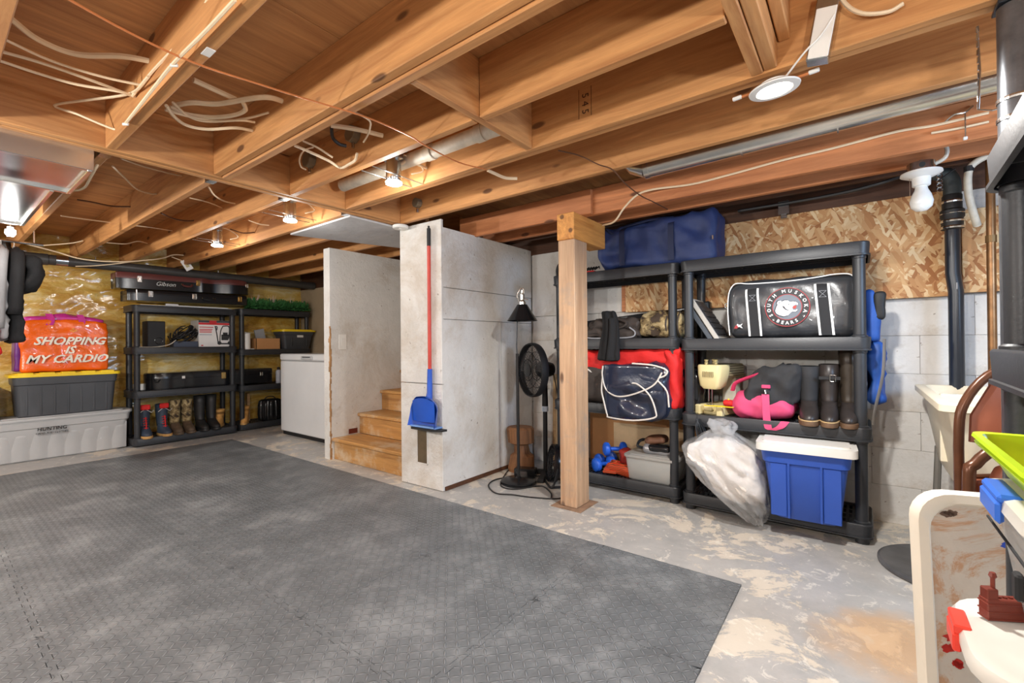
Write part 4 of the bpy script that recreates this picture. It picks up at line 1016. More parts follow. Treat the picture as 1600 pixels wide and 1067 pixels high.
# bottom tier
ZE = .12
BLUB = mat('blue_ball_plastic', (36, 98, 214), .4, var=.1)
def dumb(x, y, z, rz, label):
    t = thing('dumbbell', label, 'dumbbell', (x, y, z), rz, 'blue dumbbells')
    MB().tube([(-.06, 0, 0), (.06, 0, 0)], .018, 10).build('grip', BLUB, t, smooth=True)
    for s in (-1, 1): MB().lathe([(.035, -.03), (.056, -.018), (.062, 0), (.056, .018), (.035, .03)], 18, T(s*.075, 0, 0) @ RY(90)).build('weight', BLUB, t, smooth=True)
dumb(-1.80, 3.68, ZE+.064, 60, 'blue dumbbell nearest the post on the bottom shelf')
dumb(-1.86, 3.84, ZE+.064, 70, 'blue dumbbell behind the nearest one on the bottom shelf')
dumb(-1.73, 3.76, ZE+.19, 40, 'blue dumbbell resting on top of the other two')
ORS = NT('orange_striped_knit')
wv = ORS.N('TexWave', {'Vector': ORS.mapv((1, .4, 1)), 'Scale': 22.0, 'Distortion': 3.0}, bands_direction='Z')
ORS.set(col=ORS.ramp(wv.outputs['Fac'], [(.35, (196, 46, 20)), (.55, (240, 130, 40)), (.8, (90, 24, 16))]), rough=.7); ORS = ORS.m
gv = thing('work_gloves', 'heap of orange and red gloves beside the blue dumbbells', 'gloves', (-1.63, 3.70, ZE), 0)
MB().soft(.22, .16, .10, .045, 12, .02, 12, 2).build('glove', ORS, gv, smooth='all', loc=(.0, -.03, 0))
MB().soft(.13, .14, .14, .05, 12, .02, 12, 7).build('glove', mat('dark_red_fabric', (150, 34, 22), .7, var=.3, vs=18), gv, smooth='all', loc=(.035, .03, .075), rot=(0, R(-8), 0))
for k in range(4): MB().soft(.12, .028, .028, .013, 6, .003, 9, k).build('finger', ORS, gv, smooth='all', loc=(-.07, -.115+.02*k, .015+.02*k), rot=(0, R(-10*k), R(10)))
cl = thing('clear_storage_box', 'clear plastic box with grey lid on the bottom shelf under the goggles', 'storage box', (-1.35, 3.735, ZE), 0)
m = MB(); o0 = rrect(.42, .33, .03)
def rg(z, e): return [(-.21+e+x*(.42-2*e)/.42, -.165+e+y*(.33-2*e)/.33, z) for x, y in o0]
rs_ = [rg(0, .03), rg(.01, .02), rg(.19, 0), rg(.19, .005), rg(.012, .025)]
k = len(o0); m.add([p for r in rs_ for p in r], [(a*k+i, a*k+(i+1) % k, (a+1)*k+(i+1) % k, (a+1)*k+i) for a in range(4) for i in range(k)]+[list(range(k))[::-1], [4*k+i for i in range(k)]])
m.build('body', CLEARP, cl, smooth=True)
MB().prism([(x-.22, y-.175) for x, y in rrect(.44, .35, .035)], .19, .208).prism([(x-.19, y-.145) for x, y in rrect(.38, .29, .03)], .208, .216).build('lid', mat('grey_translucent_lid', (166, 164, 160), .35), cl, smooth=True)
ins = MB().box(-.05, -.03, -.10, -.08, .02, .15, .002, RY(8)).box(.06, .15, -.1, -.02, .02, .08, .01)
ins.build('contents', mat('beige_contents', (206, 180, 160), .6), cl)
gg = thing('ski_goggles', 'brown goggles with strap lying on the lid of the clear box', 'goggles', (-1.31, 3.70, ZE+.2165), 8)
MB().soft(.25, .13, .075, .035, 14, .012, 9, 3).build('frame', mat('silver_frame', (176, 176, 180), .3, .6), gg, smooth='all')
MB().soft(.19, .08, .06, .028, 10, .004, 9, 3).build('lens', BLKG, gg, smooth='all', loc=(.01, -.035, .02))
MB().soft(.17, .15, .06, .03, 12, .015, 9, 5).build('pouch', mat('brown_leather', (110, 74, 54), .6, var=.25), gg, smooth='all', loc=(-.03, .04, .075), rot=(0, R(-8), 0))
MB().tube(spline([(-.13, -.02, .04), (-.17, -.04, .06), (-.14, .02, .10), (0, .08, .08)], 4), .012, 6).build('strap', BLKM, gg, smooth=True)
cdb = thing('cardboard_sheet', 'tan cardboard sheet leaning on the wall behind the middle shelf', 'cardboard', (-1.55, 4.0, 0), 0)
MB().box(-.55, .50, 0, .006, 0, .63).build('sheet', CARD, cdb); MB().box(-.30, .42, -.004, 0, .22, .50).build('pale_patch', mat('pale_card', (220, 190, 150), .8), cdb)
# ---------------------------------------------------------------- right shelf contents
KEYB = NT('music_keys')
kv = ORSv = KEYB.N('TexBrick', {'Vector': KEYB.mapv((1, 1, 1)), 'Scale': 26.0, 'Color1': lin((30, 30, 34)), 'Color2': lin((44, 44, 48)), 'Mortar': lin((120, 120, 122)), 'Mortar Size': .03})
KEYB.set(col=kv.outputs[0], rough=.5); KEYB.bump(kv.outputs['Fac'], .002); KEYB = KEYB.m
def keyboard(x, label, sidem, ang, L=.33, th=.032):
    t = thing('computer_keyboard', label, 'keyboard', (x, 3.60, 1.275), 0, rot=(0, R(ang), 0))
    MB().box(-th, 0, 0, .34, .0, L, .004).build('case', sidem, t)
    MB().box(0, .004, .015, .325, .02, L-.02).build('key_bed', KEYB, t)
    kb = MB()
    for r_ in range(5):
        for c_ in range(14): kb.box(.004, .010, .025+c_*.021, .043+c_*.021, .035+r_*.052, .078+r_*.052, .002)
    o = kb.build('keys', mat('dark_keys', (46, 46, 50), .5), t); o['kind'] = 'stuff'
keyboard(-.868, 'dark keyboard leaning against the shelf leg left of the bears bag', mat('slate_case', (70, 76, 84), .5), -32)
keyboard(-.822, 'second keyboard with pale edge leaning nearest the bears bag', mat('silver_case', (186, 180, 172), .4), -31, .36)
BAGB = mat('black_vinyl', (54, 56, 60), .3, var=.15, vs=4, bump=.004, bs=7, coat=.3)
BAGW = mat('white_vinyl_trim', (236, 236, 234), .4)
bb = thing('hockey_team_bag', 'black vinyl team bag with white bands and a round bear emblem', 'bag', (-.385, 3.765, 1.276), 0)
def bbf(x, y, z):
    return (x, y*(1-.12*(z/.4)**3), z*(1+.04*sin((x+.4)*4)*(z > .2)))
MB().soft(.76, .36, .40, .07, 30, .006, 5, 3, bbf, rid=.010).build('body', BAGB, bb, smooth='all')
fy = lambda x, z: -.184-.004
WEB = mat('black_webbing', (34, 34, 36), .8, bump=.001, bs=150)
def strap(x0, x1, m, off, name, lean=0):
    b = MB()
    for o in (0, .002): b.sheet(lambda u, v: (x0+(x1-x0)*v+lean*(u-.5), (-.188-off-o)+(.0 if u < .80 else 2.2*(u-.80)**2+.004), .012+.37*u), 24, 2)
    return b.build(name, m, bb, smooth='all')
for xc, ln in ((-.205, -.025), (.205, -.03)):
    strap(xc-.030, xc+.030, WEB, .004, 'carry_band', ln)
    for s in (-1, 1): strap(xc+s*.036-.0065, xc+s*.036+.0065, BAGW, .006, 'white_band', ln)
    for a, b_ in (((-.02, .26), (.02, .30)), ((-.02, .30), (.02, .26)), ((-.02, .30), (.02, .30)), ((-.02, .26), (.02, .26))): MB().tube([(xc+a[0]+ln*.2, -.1955, a[1]), (xc+b_[0]+ln*.2, -.1955, b_[1])], .0012, 4).build('stitching', PIPG, bb)
MB().tube(spline([(-.365, -.165, .02), (-.375, -.17, .18), (-.37, -.16, .32), (-.34, -.155, .385), (-.30, -.155, .395), (-.22, -.155, .385), (0, -.155, .384), (.17, -.155, .395), (.25, -.155, .405), (.33, -.155, .402), (.365, -.155, .38)], 4), .0042, 6).build('piping', BAGW, bb, smooth=True)
MB().tube([(-.31, -.0, .388), (.31, 0, .388)], .005, 6).build('zipper', STEEL, bb)
# emblem: dark disc, red rings, letters, bear head
EX, EZ = .0, .205
LF = lambda x, z, o=0: T(x, -.1945-o, z) @ FRX
RING = mat('emblem_red', (150, 40, 46), .5); EDK = mat('emblem_dark', (30, 30, 34), .5); EGR = mat('emblem_grey', (104, 112, 122), .5)
def disc(r0, r1, m, o, name):
    n = 48; b = MB(); M_ = LF(EX, EZ, o)
    b.add([(r*cos(2*pi*k/n), r*sin(2*pi*k/n), 0) for r in (r0, r1) for k in range(n)], [(k, (k+1) % n, n+(k+1) % n, n+k) for k in range(n)], M_)
    return b.build(name, m, bb)
disc(.001, .132, RING, .002, 'emblem_edge'); disc(.001, .127, EDK, .0025, 'emblem_disc'); disc(.001, .088, RING, .003, 'emblem_ring'); disc(.001, .083, EGR, .0035, 'emblem_field')
def arc(word, a0, step, flip=False):
    for i, c_ in enumerate(word):
        a = a0 - i*step if not flip else a0 + i*step
        M_ = LF(EX, EZ, .0035) @ RZ(0) @ T(.1075*cos(R(a)), .1075*sin(R(a)), 0) @ RZ((a-90) if not flip else (a+90))
        text(c_, .030, BAGW, bb, M_, 'letter', bold=.0008, depth=.0004)
arc('SOUTH', 209, 19); arc('MUSKOKA', 100, 19.5); arc('BEARS', 240, 15, True); arc('*', 226, 1); arc('*', 326, 1)
def poly(pts, m, o, name='emblem_bear'):
    b = MB(); b.add([(x, z, 0) for x, z in pts], [tuple(range(len(pts)))], LF(EX, EZ, o)); return b.build(name, m, bb)
BW = mat('bear_white', (226, 224, 236), .5); BR = mat('bear_mouth', (190, 60, 50), .5)
head = [(-.070, -.022), (-.062, .004), (-.055, .018), (-.060, .030), (-.052, .044), (-.038, .046), (-.030, .038), (-.012, .046), (.006, .044), (.016, .034), (.034, .036), (.052, .032), (.064, .022), (.062, .010), (.050, .014), (.036, .006), (.030, -.006), (.034, -.020), (.050, -.022), (.058, -.016), (.060, -.026), (.048, -.034), (.030, -.032), (.020, -.040), (.006, -.056), (-.020, -.062), (-.048, -.052), (-.064, -.040)]
poly([(x*1.07-.002, z*1.09) for x, z in head], EDK, .0040); poly(head, BW, .0045)
poly([(.034, .002), (.050, .008), (.056, .002), (.048, -.014), (.036, -.012)], BR, .005)
poly([(-.028, .012), (-.016, .004), (-.008, -.010), (.010, -.022), (.008, -.026), (-.012, -.016), (-.024, -.002)], EDK, .005, 'emblem_line')
poly([(.004, .018), (.014, .022), (.012, .014)], EDK, .005, 'emblem_eye')
poly([(-.046, .036), (-.040, .036), (-.042, .026), (-.048, .028)], EGR, .005, 'emblem_ear')
b = MB(); b.add([(-.02, -.012, 0), (.0, 0, 0), (-.014, .016, 0), (.004, .008, 0), (.022, .018, 0), (.012, 0, 0), (.022, -.016, 0), (.002, -.006, 0)], [(0, 1, 7), (0, 2, 1), (1, 2, 3), (1, 3, 4, 5), (1, 5, 6, 7)], LF(-.295, .085, .004)); b.build('maker_mark', BAGW, bb, recalc=False)
b = MB(); b.add([(-.03, -.014, 0), (-.008, -.016, 0), (.0, -.004, 0), (-.014, .012, 0)], [(0, 1, 2, 3)], LF(-.300, .083, .0045)); b.build('maker_mark', RING, bb)
MB().tube([(.02*cos(a*pi/8), 0, .02*sin(a*pi/8)) for a in range(17)], .004, 6).build('side_ring', STEEL, bb, loc=(-.385, -.12, .24))
# tier with sewing machine, pink bag and boots
ZS = .705
CRM2 = mat('aged_cream_enamel', (230, 214, 160), .35, var=.05)
sm = thing('sewing_machine', 'cream sewing machine with its head towards the room on the right shelf', 'sewing machine', (-.885, 3.60, ZS), 74)
# local x runs away from the room
MB().box(.0, .34, -.10, .10, 0, .075, .010).build('bed', CRM2, sm)
MB().box(-.05, .0, -.03, .035, .035, .075, .008).box(-.04, .0, -.105, -.06, .0, .075, .006).box(-.045, .0, .06, .105, .0, .075, .008).build('free_arm', CRM2, sm)
MB().box(.26, .35, -.05, .06, .07, .36, .012).build('column', mat('pale_grey_column', (208, 204, 190), .4), sm)
MB().loft([(.195, .02, 0, .04, .055), (.22, .03, 0, .065, .078), (.30, .04, 0, .08, .092), (.365, .045, 0, .085, .095), (.375, .045, 0, .078, .088)], 24, e=.35).build('head', CRM2, sm, smooth=True)
MB().box(.08, .36, -.075, .085, .27, .375, .012).build('arm', mat('brown_beige_panel', (176, 160, 120), .45), sm)
for k in range(5): MB().box(.10, .34, -.0775, -.074, .285+k*.018, .291+k*.018).build('panel_line', mat('brown_line', (110, 90, 62), .6), sm)
v_ = MB()
for k in range(7): v_.box(-.0475, -.041, -.045+k*.013, -.041+k*.013, .285, .325)
v_.build('vents', mat('vent_grey', (150, 136, 100), .6), sm)
MB().tube([(.0, -.01, .075), (.0, -.01, .20)], .004, 6).tube([(.0, .015, .10), (.0, .015, .20)], .005, 6).box(-.02, .02, -.02, .025, .076, .080).build('needle_bar', STEEL, sm)
for k, (x, y) in enumerate(((.03, .05), (.06, -.01), (.10, .03))): MB().lathe([(.004, .37), (.014, .385), (.010, .395), (.016, .41), (.006, .415)], 12, T(x, y, 0)).build('dial', CRM2, sm, smooth=True)
pc = thing('pin_cushion', 'red pin cushion lying by the base of the sewing machine', 'cushion', (-.76, 3.50+.09, ZS+.078), 0)
MB().soft(.075, .06, .045, .022, 8, .004, 20, 3).build('cushion', REDF, pc, smooth='all'); MB().lathe([(.008, 0), (.004, .01)], 8, T(0, 0, .044)).build('button', YEL, pc)
sc_ = thing('yellow_ruler', 'yellow folding ruler across the sewing machine bed', 'ruler', (-.83, 3.515, ZS+.077), -4)
MB().box(-.08, .12, -.01, .01, 0, .006, .001).build('ruler_arm', YEL, sc_); MB().tube([(-.07, .006, .003), (.05, .03, .003)], .003, 6).build('ruler_tip', YEL, sc_)
bkb = thing('black_gear_bag', 'black bag squeezed between the two right shelves beside the sewing machine', 'bag', (-1.045, 3.80, ZS), 0)
MB().soft(.17, .32, .34, .06, 12, .02, 7, 2).build('body', BLKG, bkb, smooth='all'); MB().soft(.08, .03, .16, .01, 8, .004, 9, 2).build('pocket', BLKF, bkb, smooth='all', loc=(.02, -.17, .1))
PINK = mat('pink_fabric', (216, 74, 118), .7, var=.08, bump=.003, bs=12)
BGY = mat('black_gym_fabric', (44, 44, 46), .8, var=.1, bump=.003, bs=16)
pk = thing('gym_bag', 'black and bright pink gym bag slumped between the sewing machine and the boots', 'bag', (-.545, 3.70, ZS+.012), 0)
def gyf(x, y, z):
    return (x*(1-.25*(z/.36))+.10*(z/.36)*(z > .1), y, z*(1+.25*x))
MB().soft(.40, .30, .36, .10, 26, .02, 6, 5, gyf, rid=.035).build('body', BGY, pk, smooth='all')
MB().soft(.39, .32, .19, .08, 24, .008, 6, 8, lambda x, y, z: (x, y, z*(1-.45*(x+.2)) + .0), rid=.018).build('pink_base', PINK, pk, smooth='all', loc=(0, -.005, -.008))
def strapp(pts, w_, m, name):
    P_ = spline(pts, 5); b = MB()
    for o in (0, .004):
        b.sheet(lambda u, v: P_[min(len(P_)-1, int(round(u*(len(P_)-1))))]+V(((v-.5)*w_, -o, 0)), len(P_)-1, 1)
    return b.build(name, m, pk, smooth='all')
strapp([(.03, -.165, .17), (.035, -.185, .10), (.04, -.195, .02), (.05, -.20, -.05), (.07, -.20, -.065)], .045, PINK, 'strap')
strapp([(.07, -.20, -.065), (.12, -.21, -.04), (.15, -.20, -.0)], .05, PINK, 'strap')
MB().tube(spline([(-.19, -.1, .18), (-.16, -.12, .24), (-.05, -.1, .29), (.06, -.06, .33), (.12, -.05, .32)], 5), .018, 8, flat=.5).build('shoulder_strap', mat('dark_pink_strap', (196, 44, 84), .7), pk, smooth=True)
MB().box(.005, .06, -.165, -.15, .21, .235, .004).build('strap_tab', PINK, pk); MB().tube([(.03, -.175, .20), (.035, -.18, .175)], .006, 6).build('clip', STEEL, pk)
BR1 = mat('dark_boot_leather', (52, 46, 44), .4, var=.2); BRS = mat('brown_boot_sole', (104, 78, 56), .6)
boot('winter_boot', 'black lace-up winter boot with fleece top beside the pink gym bag', -.272, 3.66, ZS+.004, 4, .37, (BGY, BRS, BR1), kind='welt', group='boots on the right shelf', w=.058)
bt2 = boot('winter_boot', 'black buckled boot between the fleece-topped boot and the tall pair', -.160, 3.66, ZS+.004, 2, .385, (BR1, BRS, BR1), kind='welt', group='boots on the right shelf')
MB().box(-.055, .06, -.078, -.07, .29, .31).build('buckle_strap', BLKM, bt2); MB().tube([(.005, -.083, .28), (.035, -.083, .28), (.035, -.083, .32), (.005, -.083, .32), (.005, -.083, .28)], .003, 5).build('buckle', STEEL, bt2)
TALL = mat('dark_olive_rubber', (58, 50, 42), .35, var=.25, vs=9)
boot('rubber_boot', 'tall dark brown rubber boot second from the right leg of the right shelf', -.055, 3.68, ZS+.004, 0, .50, (TALL, BRS, BR1), group='boots on the right shelf')
boot('rubber_boot', 'tall dark rubber boot just behind the right leg of the right shelf', -.045, 3.865, ZS+.004, -8, .50, (RUB, RUB, RUB), group='boots on the right shelf')
# bottom tier
BLT = mat('royal_blue_plastic', (46, 84, 176), .4, var=.07, vs=3)
bt = thing('storage_tote', 'blue plastic tote with white lid overhanging the bottom of the right shelf', 'storage box', (-.285, 3.51, .126), 3)
tote_body(.47, .42, .45, .055).build('body', BLT, bt, smooth=True)
PNLB = [(-.10, -.155, .03, .37), (.10, -.155, .03, .37)]
MB().box(-.072, .072, -.186, -.170, .30, .345, .006, T(0, 0, 0)).build('recessed_grip', mat('dark_blue_panel', (28, 56, 140), .45), bt)
for x in (-.085, .085): MB().box(x-.007, x+.007, -.008, .01, 0, .36, .003, T(0, -.170, .01) @ RX(4.6)).build('rib', BLT, bt)
for x in (-.14, .14): MB().box(x-.045, x+.045, -.004, .01, 0, .34, .004, T(0, -.168, .015) @ RX(4.6)).build('raised_panel', BLT, bt)
MB().prism([(x-.265, y-.24) for x, y in rrect(.53, .48, .05)], .435, .482).prism([(x-.23, y-.2) for x, y in rrect(.46, .40, .04)], .482, .492).build('lid', WHITE, bt, smooth=True)
# plastic bag full of cloth
pbg = thing('plastic_bag', 'clear plastic bag stuffed with pale cloth hanging over the bottom shelf edge', 'bag', (-.77, 3.46, .02), 0)
ZL = [(-.02, .19, .25), (.08, .10, .27), (.18, -.02, .28), (.30, -.15, .275), (.42, -.245, .25), (.50, -.25, .21), (.56, -.16, .13), (.62, -.08, .07), (.70, -.10, .09)]
def lr(z):
    for (z0, l0, r0), (z1, l1, r1) in zip(ZL, ZL[1:]):
        if z <= z1: t = max(0, (z-z0)/(z1-z0)); return l0+(l1-l0)*t, r0+(r1-r0)*t
    return ZL[-1][1:]
def pbf(z0, ins, W):
    def f(x, y, z):
        l, r = lr(z+z0); u = .5+x/W
        th = .35+1.0*sin(pi*min(1, max(0, (z+z0+.06)/.72)))
        return (l+ins+(r-l-2*ins)*u, y*th, z)
    return f
CLO = mat('pale_cloth', (232, 224, 216), .8, var=.08, bump=.01, bs=9)
MB().soft(.44, .24, .40, .09, 30, .02, 7, 3, pbf(.14, .02, .44), rid=.05).build('cloth', CLO, pbg, smooth='all', loc=(0, 0, .14))
FILM = NT('crinkled_film'); FILM.set(col=lin((244, 244, 244)), rough=.10, alpha=.34, coat=.6); FILM.bump(FILM.noise(16, None, 6, .7, 2), .02, 1); FILM = FILM.m
MB().soft(.50, .30, .60, .10, 34, .012, 8, 6, pbf(0, -.012, .50), rid=.03).build('film', FILM, pbg, smooth='all')
MB().soft(.17, .12, .09, .04, 14, .02, 12, 3, rid=.02).build('knot', FILM, pbg, smooth='all', loc=(0, -.02, .59))
bd = thing('cable_bundle', 'small bundle of thin black wires hung below the sewing machine', 'wires', (-.93, 3.475, .52), 0)
b = MB(); rr = random.Random(8)
for k in range(9): b.tube(spline([(-.02+rr.uniform(-.01, .01), 0, .17), (-.03+.01*k*.8, rr.uniform(-.02, 0), .10), (.0+.008*k, rr.uniform(-.02, 0), .0), (.02+.004*k, 0, .05)], 4), .0035, 5)
b.build('wires', DSTEEL, bd); MB().tube([(-.02, 0, .16), (-.02, 0, .215)], .002, 4).build('hanging_wire', BLKM, bd)
# blue backpack behind the right leg
BPK = mat('blue_nylon', (30, 78, 158), .6, bump=.004, bs=14)
bp = thing('backpack', 'blue backpack hanging between the right shelf and the painted block wall', 'bag', (.085, 3.80, .84), 0)
MB().soft(.09, .24, .40, .04, 14, .015, 6, 4, rid=.02).build('body', BPK, bp, smooth='all')
MB().soft(.08, .2, .34, .035, 12, .015, 6, 7, rid=.02).build('top_pocket', BPK, bp, smooth='all', loc=(-.02, -.02, .40))
MB().soft(.06, .08, .18, .02, 10, .008, 10, 4).build('buckle_strap', BLKM, bp, smooth='all', loc=(.02, -.08, .54)); MB().tube(spline([(.04, -.14, .42), (.03, -.15, .2), (-.01, -.15, -.02), (-.02, -.15, -.12)], 4), .012, 6, flat=.4).build('strap', mat('grey_strap', (110, 104, 98), .7), bp, smooth=True)
# ---------------------------------------------------------------- far right: column, laundry tub, chairs, table, near shelf
sc0 = thing('steel_column', 'round dark steel column at the right edge standing from floor to joist', 'column', (.40, 2.10, 0))
MB().lathe([(.0415, .006), (.0415, 2.30)], 28).build('tube', mat('worn_steel_paint', (112, 114, 118), .3, .75, .25, 16), sc0, smooth=True)
MB().box(-.09, .09, -.09, .09, 0, .008, .002).build('base_plate', DSTEEL, sc0); MB().box(-.045, .045, -.045, .045, 2.302, 2.314, .002).build('top_plate', DSTEEL, sc0)
for z in (2.005, 1.945): MB().lathe([(.0445, z-.006), (.0455, z), (.0445, z+.006)], 24, cap=False).build('wire_tie', STEEL, sc0)
# plumbing strap hanging by the column
cha = thing('perforated_strap', 'thin perforated metal strap hanging from the joist beside the steel column', 'strap', (.325, 2.16, 2.0))
b = MB()
for k in range(11): b.box(-.004, .004, -.0015, .0015, .02+k*.026, .04+k*.026, .001, RZ(30+k*12))
b.tube([(.0, 0, .30), (0.005, 0, .15), (0, 0, .02), (.03, -.02, 0), (.06, -.03, .0)], .003, 5)
b.build('strap_link', GALV, cha)
# black drain with clamped coupling
dn = thing('drain_pipe', 'black vertical drain pipe with steel clamps in front of the strand board', 'pipe', (.478, 3.90, 0))
MB().tube([(0, 0, .80), (.0, 0, 1.55), (-.012, 0, 1.66), (-.012, 0, 1.98)], .037, 18).build('pipe', mat('black_abs_clean', (36, 42, 52), .28, var=.1), dn, smooth=True)
MB().lathe([(.040, 1.93), (.052, 1.94), (.052, 2.00), (.058, 2.01), (.058, 2.05), (.048, 2.06), (.048, 2.14), (.042, 2.15)], 20, T(-.012, 0, 0)).build('coupling', RUB, dn, smooth=True)
for z in (1.945, 1.985, 2.03, 2.105):
    MB().lathe([(.0545 if z < 2.1 else .049, z-.008), (.0585 if z < 2.0 else (.0595 if z < 2.1 else .051), z), (.0545 if z < 2.1 else .049, z+.008)], 20, T(-.012, 0, 0), cap=False).build('clamp', STEEL, dn)
MB().tube(spline([(-.012, 0, 2.12), (-.012, 0, 2.22), (-.04, 0, 2.28), (-.12, 0, 2.31)], 4), .043, 16).build('elbow', mat('black_abs_dusty', (56, 62, 62), .5), dn, smooth=True)
MB().box(-.003, .003, -.04, -.037, 1.56, 1.60).build('printed_mark', PIPG, dn)
cha2 = thing('perforated_strap', 'short perforated strap and nails above the black drain elbow', 'strap', (.40, 3.80, 2.17))
b = MB()
for k in range(7): b.tube([(.012*cos(a*pi/4), 0, k*.027+.012*sin(a*pi/4)) for a in range(9)], .004, 5)
b.build('strap_link', GALV, cha2); MB().tube([(0, 0, .06), (.07, 0, .11)], .004, 5).tube([(0, 0, .14), (.05, 0, .19)], .004, 5).build('nails', DSTEEL, cha2)
fx = thing('flexible_conduit', 'grey flexible conduit curving down over the dark gap near the steel column', 'conduit', (.52, 3.62, 2.1))
MB().tube(spline([at(1556, 238, y=3.6)-V((.52, 3.62, 2.1)), at(1530, 250, y=3.6)-V((.52, 3.62, 2.1)), at(1514, 266, y=3.6)-V((.52, 3.62, 2.1)), at(1513, 300, y=3.62)-V((.52, 3.62, 2.1)), at(1520, 330, y=3.64)-V((.52, 3.62, 2.1)), at(1527, 352, y=3.7)-V((.52, 3.62, 2.1))], 5), .018, 10).build('conduit', PVCO, fx, smooth=True)
MB().lathe([(.022, -.015), (.022, .015)], 12, T(*(at(1514, 264, y=3.6)-V((.52, 3.62, 2.1))))).build('coupling', BLKM, fx)
cp = thing('copper_pipe', 'dull brown copper pipe rising behind the near black shelf', 'pipe', (.60, 3.70, 0))
MB().tube([(0, 0, .0), (.0, 0, 2.59)], .020, 12).build('pipe', mat('tarnished_copper', (128, 92, 58), .35, .6, .3, 14), cp, smooth=True); MB().lathe([(.024, 1.8), (.024, 1.84)], 12).build('joint', mat('dull_brass', (120, 92, 56), .5, .6), cp)
# laundry tub
LT = mat('yellowed_white_tub', (226, 216, 192), .4, var=.08, vs=3)
tu = thing('laundry_tub', 'off-white double laundry tub on legs against the right part of the block wall', 'sink', (.28, 2.76, 0))
def tr(e, z, i=0): return [(e+x*(.66-2*e)/.66, e+y*(1.16-2*e)/1.16, z) for x, y in rrect(.66, 1.16, .045)]
rs_ = [tr(.13, .48), tr(.10, .52), tr(.035, .925), tr(.034, .930), tr(.0, .932), tr(0, .962), tr(.008, .968), tr(.045, .968), tr(.055, .955), tr(.12, .56)]
k = len(rs_[0]); MB().add([p for r in rs_ for p in r], [(a*k+i, a*k+(i+1) % k, (a+1)*k+(i+1) % k, (a+1)*k+i) for a in range(9) for i in range(k)]+[list(range(k))[::-1], [9*k+i for i in range(k)]]).build('basin', LT, tu, smooth=True)
MB().box(.06, .60, .56, .60, .60, .962, .004).build('divider', LT, tu)
for x, y in ((.10, .12), (.56, .12), (.10, 1.04), (.56, 1.04)): MB().tube([(x+(-.02 if x < .3 else .02), y+(-.03 if y < .5 else .03), 0), (x, y, .60)], .018, 8).build('leg', mat('grey_tub_leg', (120, 116, 108), .5), tu)
# folding chairs
BRM = mat('brown_enamel_tube', (92, 56, 36), .3, .3, .2, 14); BRV = mat('brown_vinyl_pad', (150, 84, 58), .5, var=.12, vs=5)
def fchair(name, label, loc, rz, W=.50, H=1.12, pad=True):
    t = thing(name, label, 'chair', loc, rz)
    w = W/2; pts = [(-w, 0, .0), (-w, 0, H*.5), (-w, 0, H-.26), (-w+.02, 0, H-.15), (-w+.09, 0, H-.05), (-w+.2, 0, H), (w-.2, 0, H), (w-.09, 0, H-.05), (w-.02, 0, H-.15), (w, 0, H-.26), (w, 0, H*.5), (w, 0, 0)]
    MB().tube(spline(pts, 4), .0155, 10).build('back_frame', BRM, t, smooth=True)
    P_ = [(-w+.035, H-.30), (-w+.04, H-.20), (-w+.10, H-.085), (-w+.2, H-.045), (w-.2, H-.045), (w-.10, H-.085), (w-.04, H-.20), (w-.035, H-.30), (0, H-.315)]
    b = MB(); n = len(P_)
    rgs = [(1, .012), (1.0, .0), (.93, -.012)]
    cz = H-.18; vs = [(x*f, yy, cz+(z-cz)*f) for f, yy in rgs for x, z in P_]
    b.add(vs, [(a*n+i, a*n+(i+1) % n, (a+1)*n+(i+1) % n, (a+1)*n+i) for a in range(2) for i in range(n)]+[list(range(n))[::-1], [2*n+i for i in range(n)]])
    b.build('backrest', BRV, t, smooth=True)
    q = [(-w+.04, .05, 0), (-w+.04, .05, .62), (-w+.07, .05, .72), (w-.07, .05, .72), (w-.04, .05, .62), (w-.04, .05, 0)]
    MB().tube(spline(q, 3), .0135, 8).build('rear_frame', BRM, t, smooth=True)
    MB().soft(W-.10, .04, .42, .02, 10, .002, 5, 1).build('seat', BRV, t, smooth='all', loc=(0, .03, .30))
    MB().tube([(-w, 0, .2), (w, 0, .2)], .010, 8).build('crossbar', BRM, t)
    return t
fchair('folding_chair', 'tallest brown folding chair with padded back, farthest of the folded chairs', (.528, 2.485, 0), 22, .50, 1.165)
fchair('folding_chair', 'brown folding chair folded in front of the tallest one, mostly behind the near shelf', (.66, 2.40, 0), 22, .50, 1.10)
sc3 = thing('step_stool', 'low brown folding stool frame with pad just behind the leaning white table', 'stool', (.475, 2.28, 0), 20)
MB().tube(spline([(-.19, 0, 0), (-.19, 0, .72), (-.17, 0, .82), (-.09, 0, .88), (.09, 0, .88), (.17, 0, .82), (.19, 0, .72), (.19, 0, 0)], 4), .018, 10).build('frame', BRM, sc3, smooth=True)
MB().soft(.30, .05, .42, .024, 12, .002, 4, 1, lambda x, y, z: (x*(1-.25*max(0, z-.3)/.12), y, z)).build('pad', BRV, sc3, smooth='all', loc=(0, 0, .40))
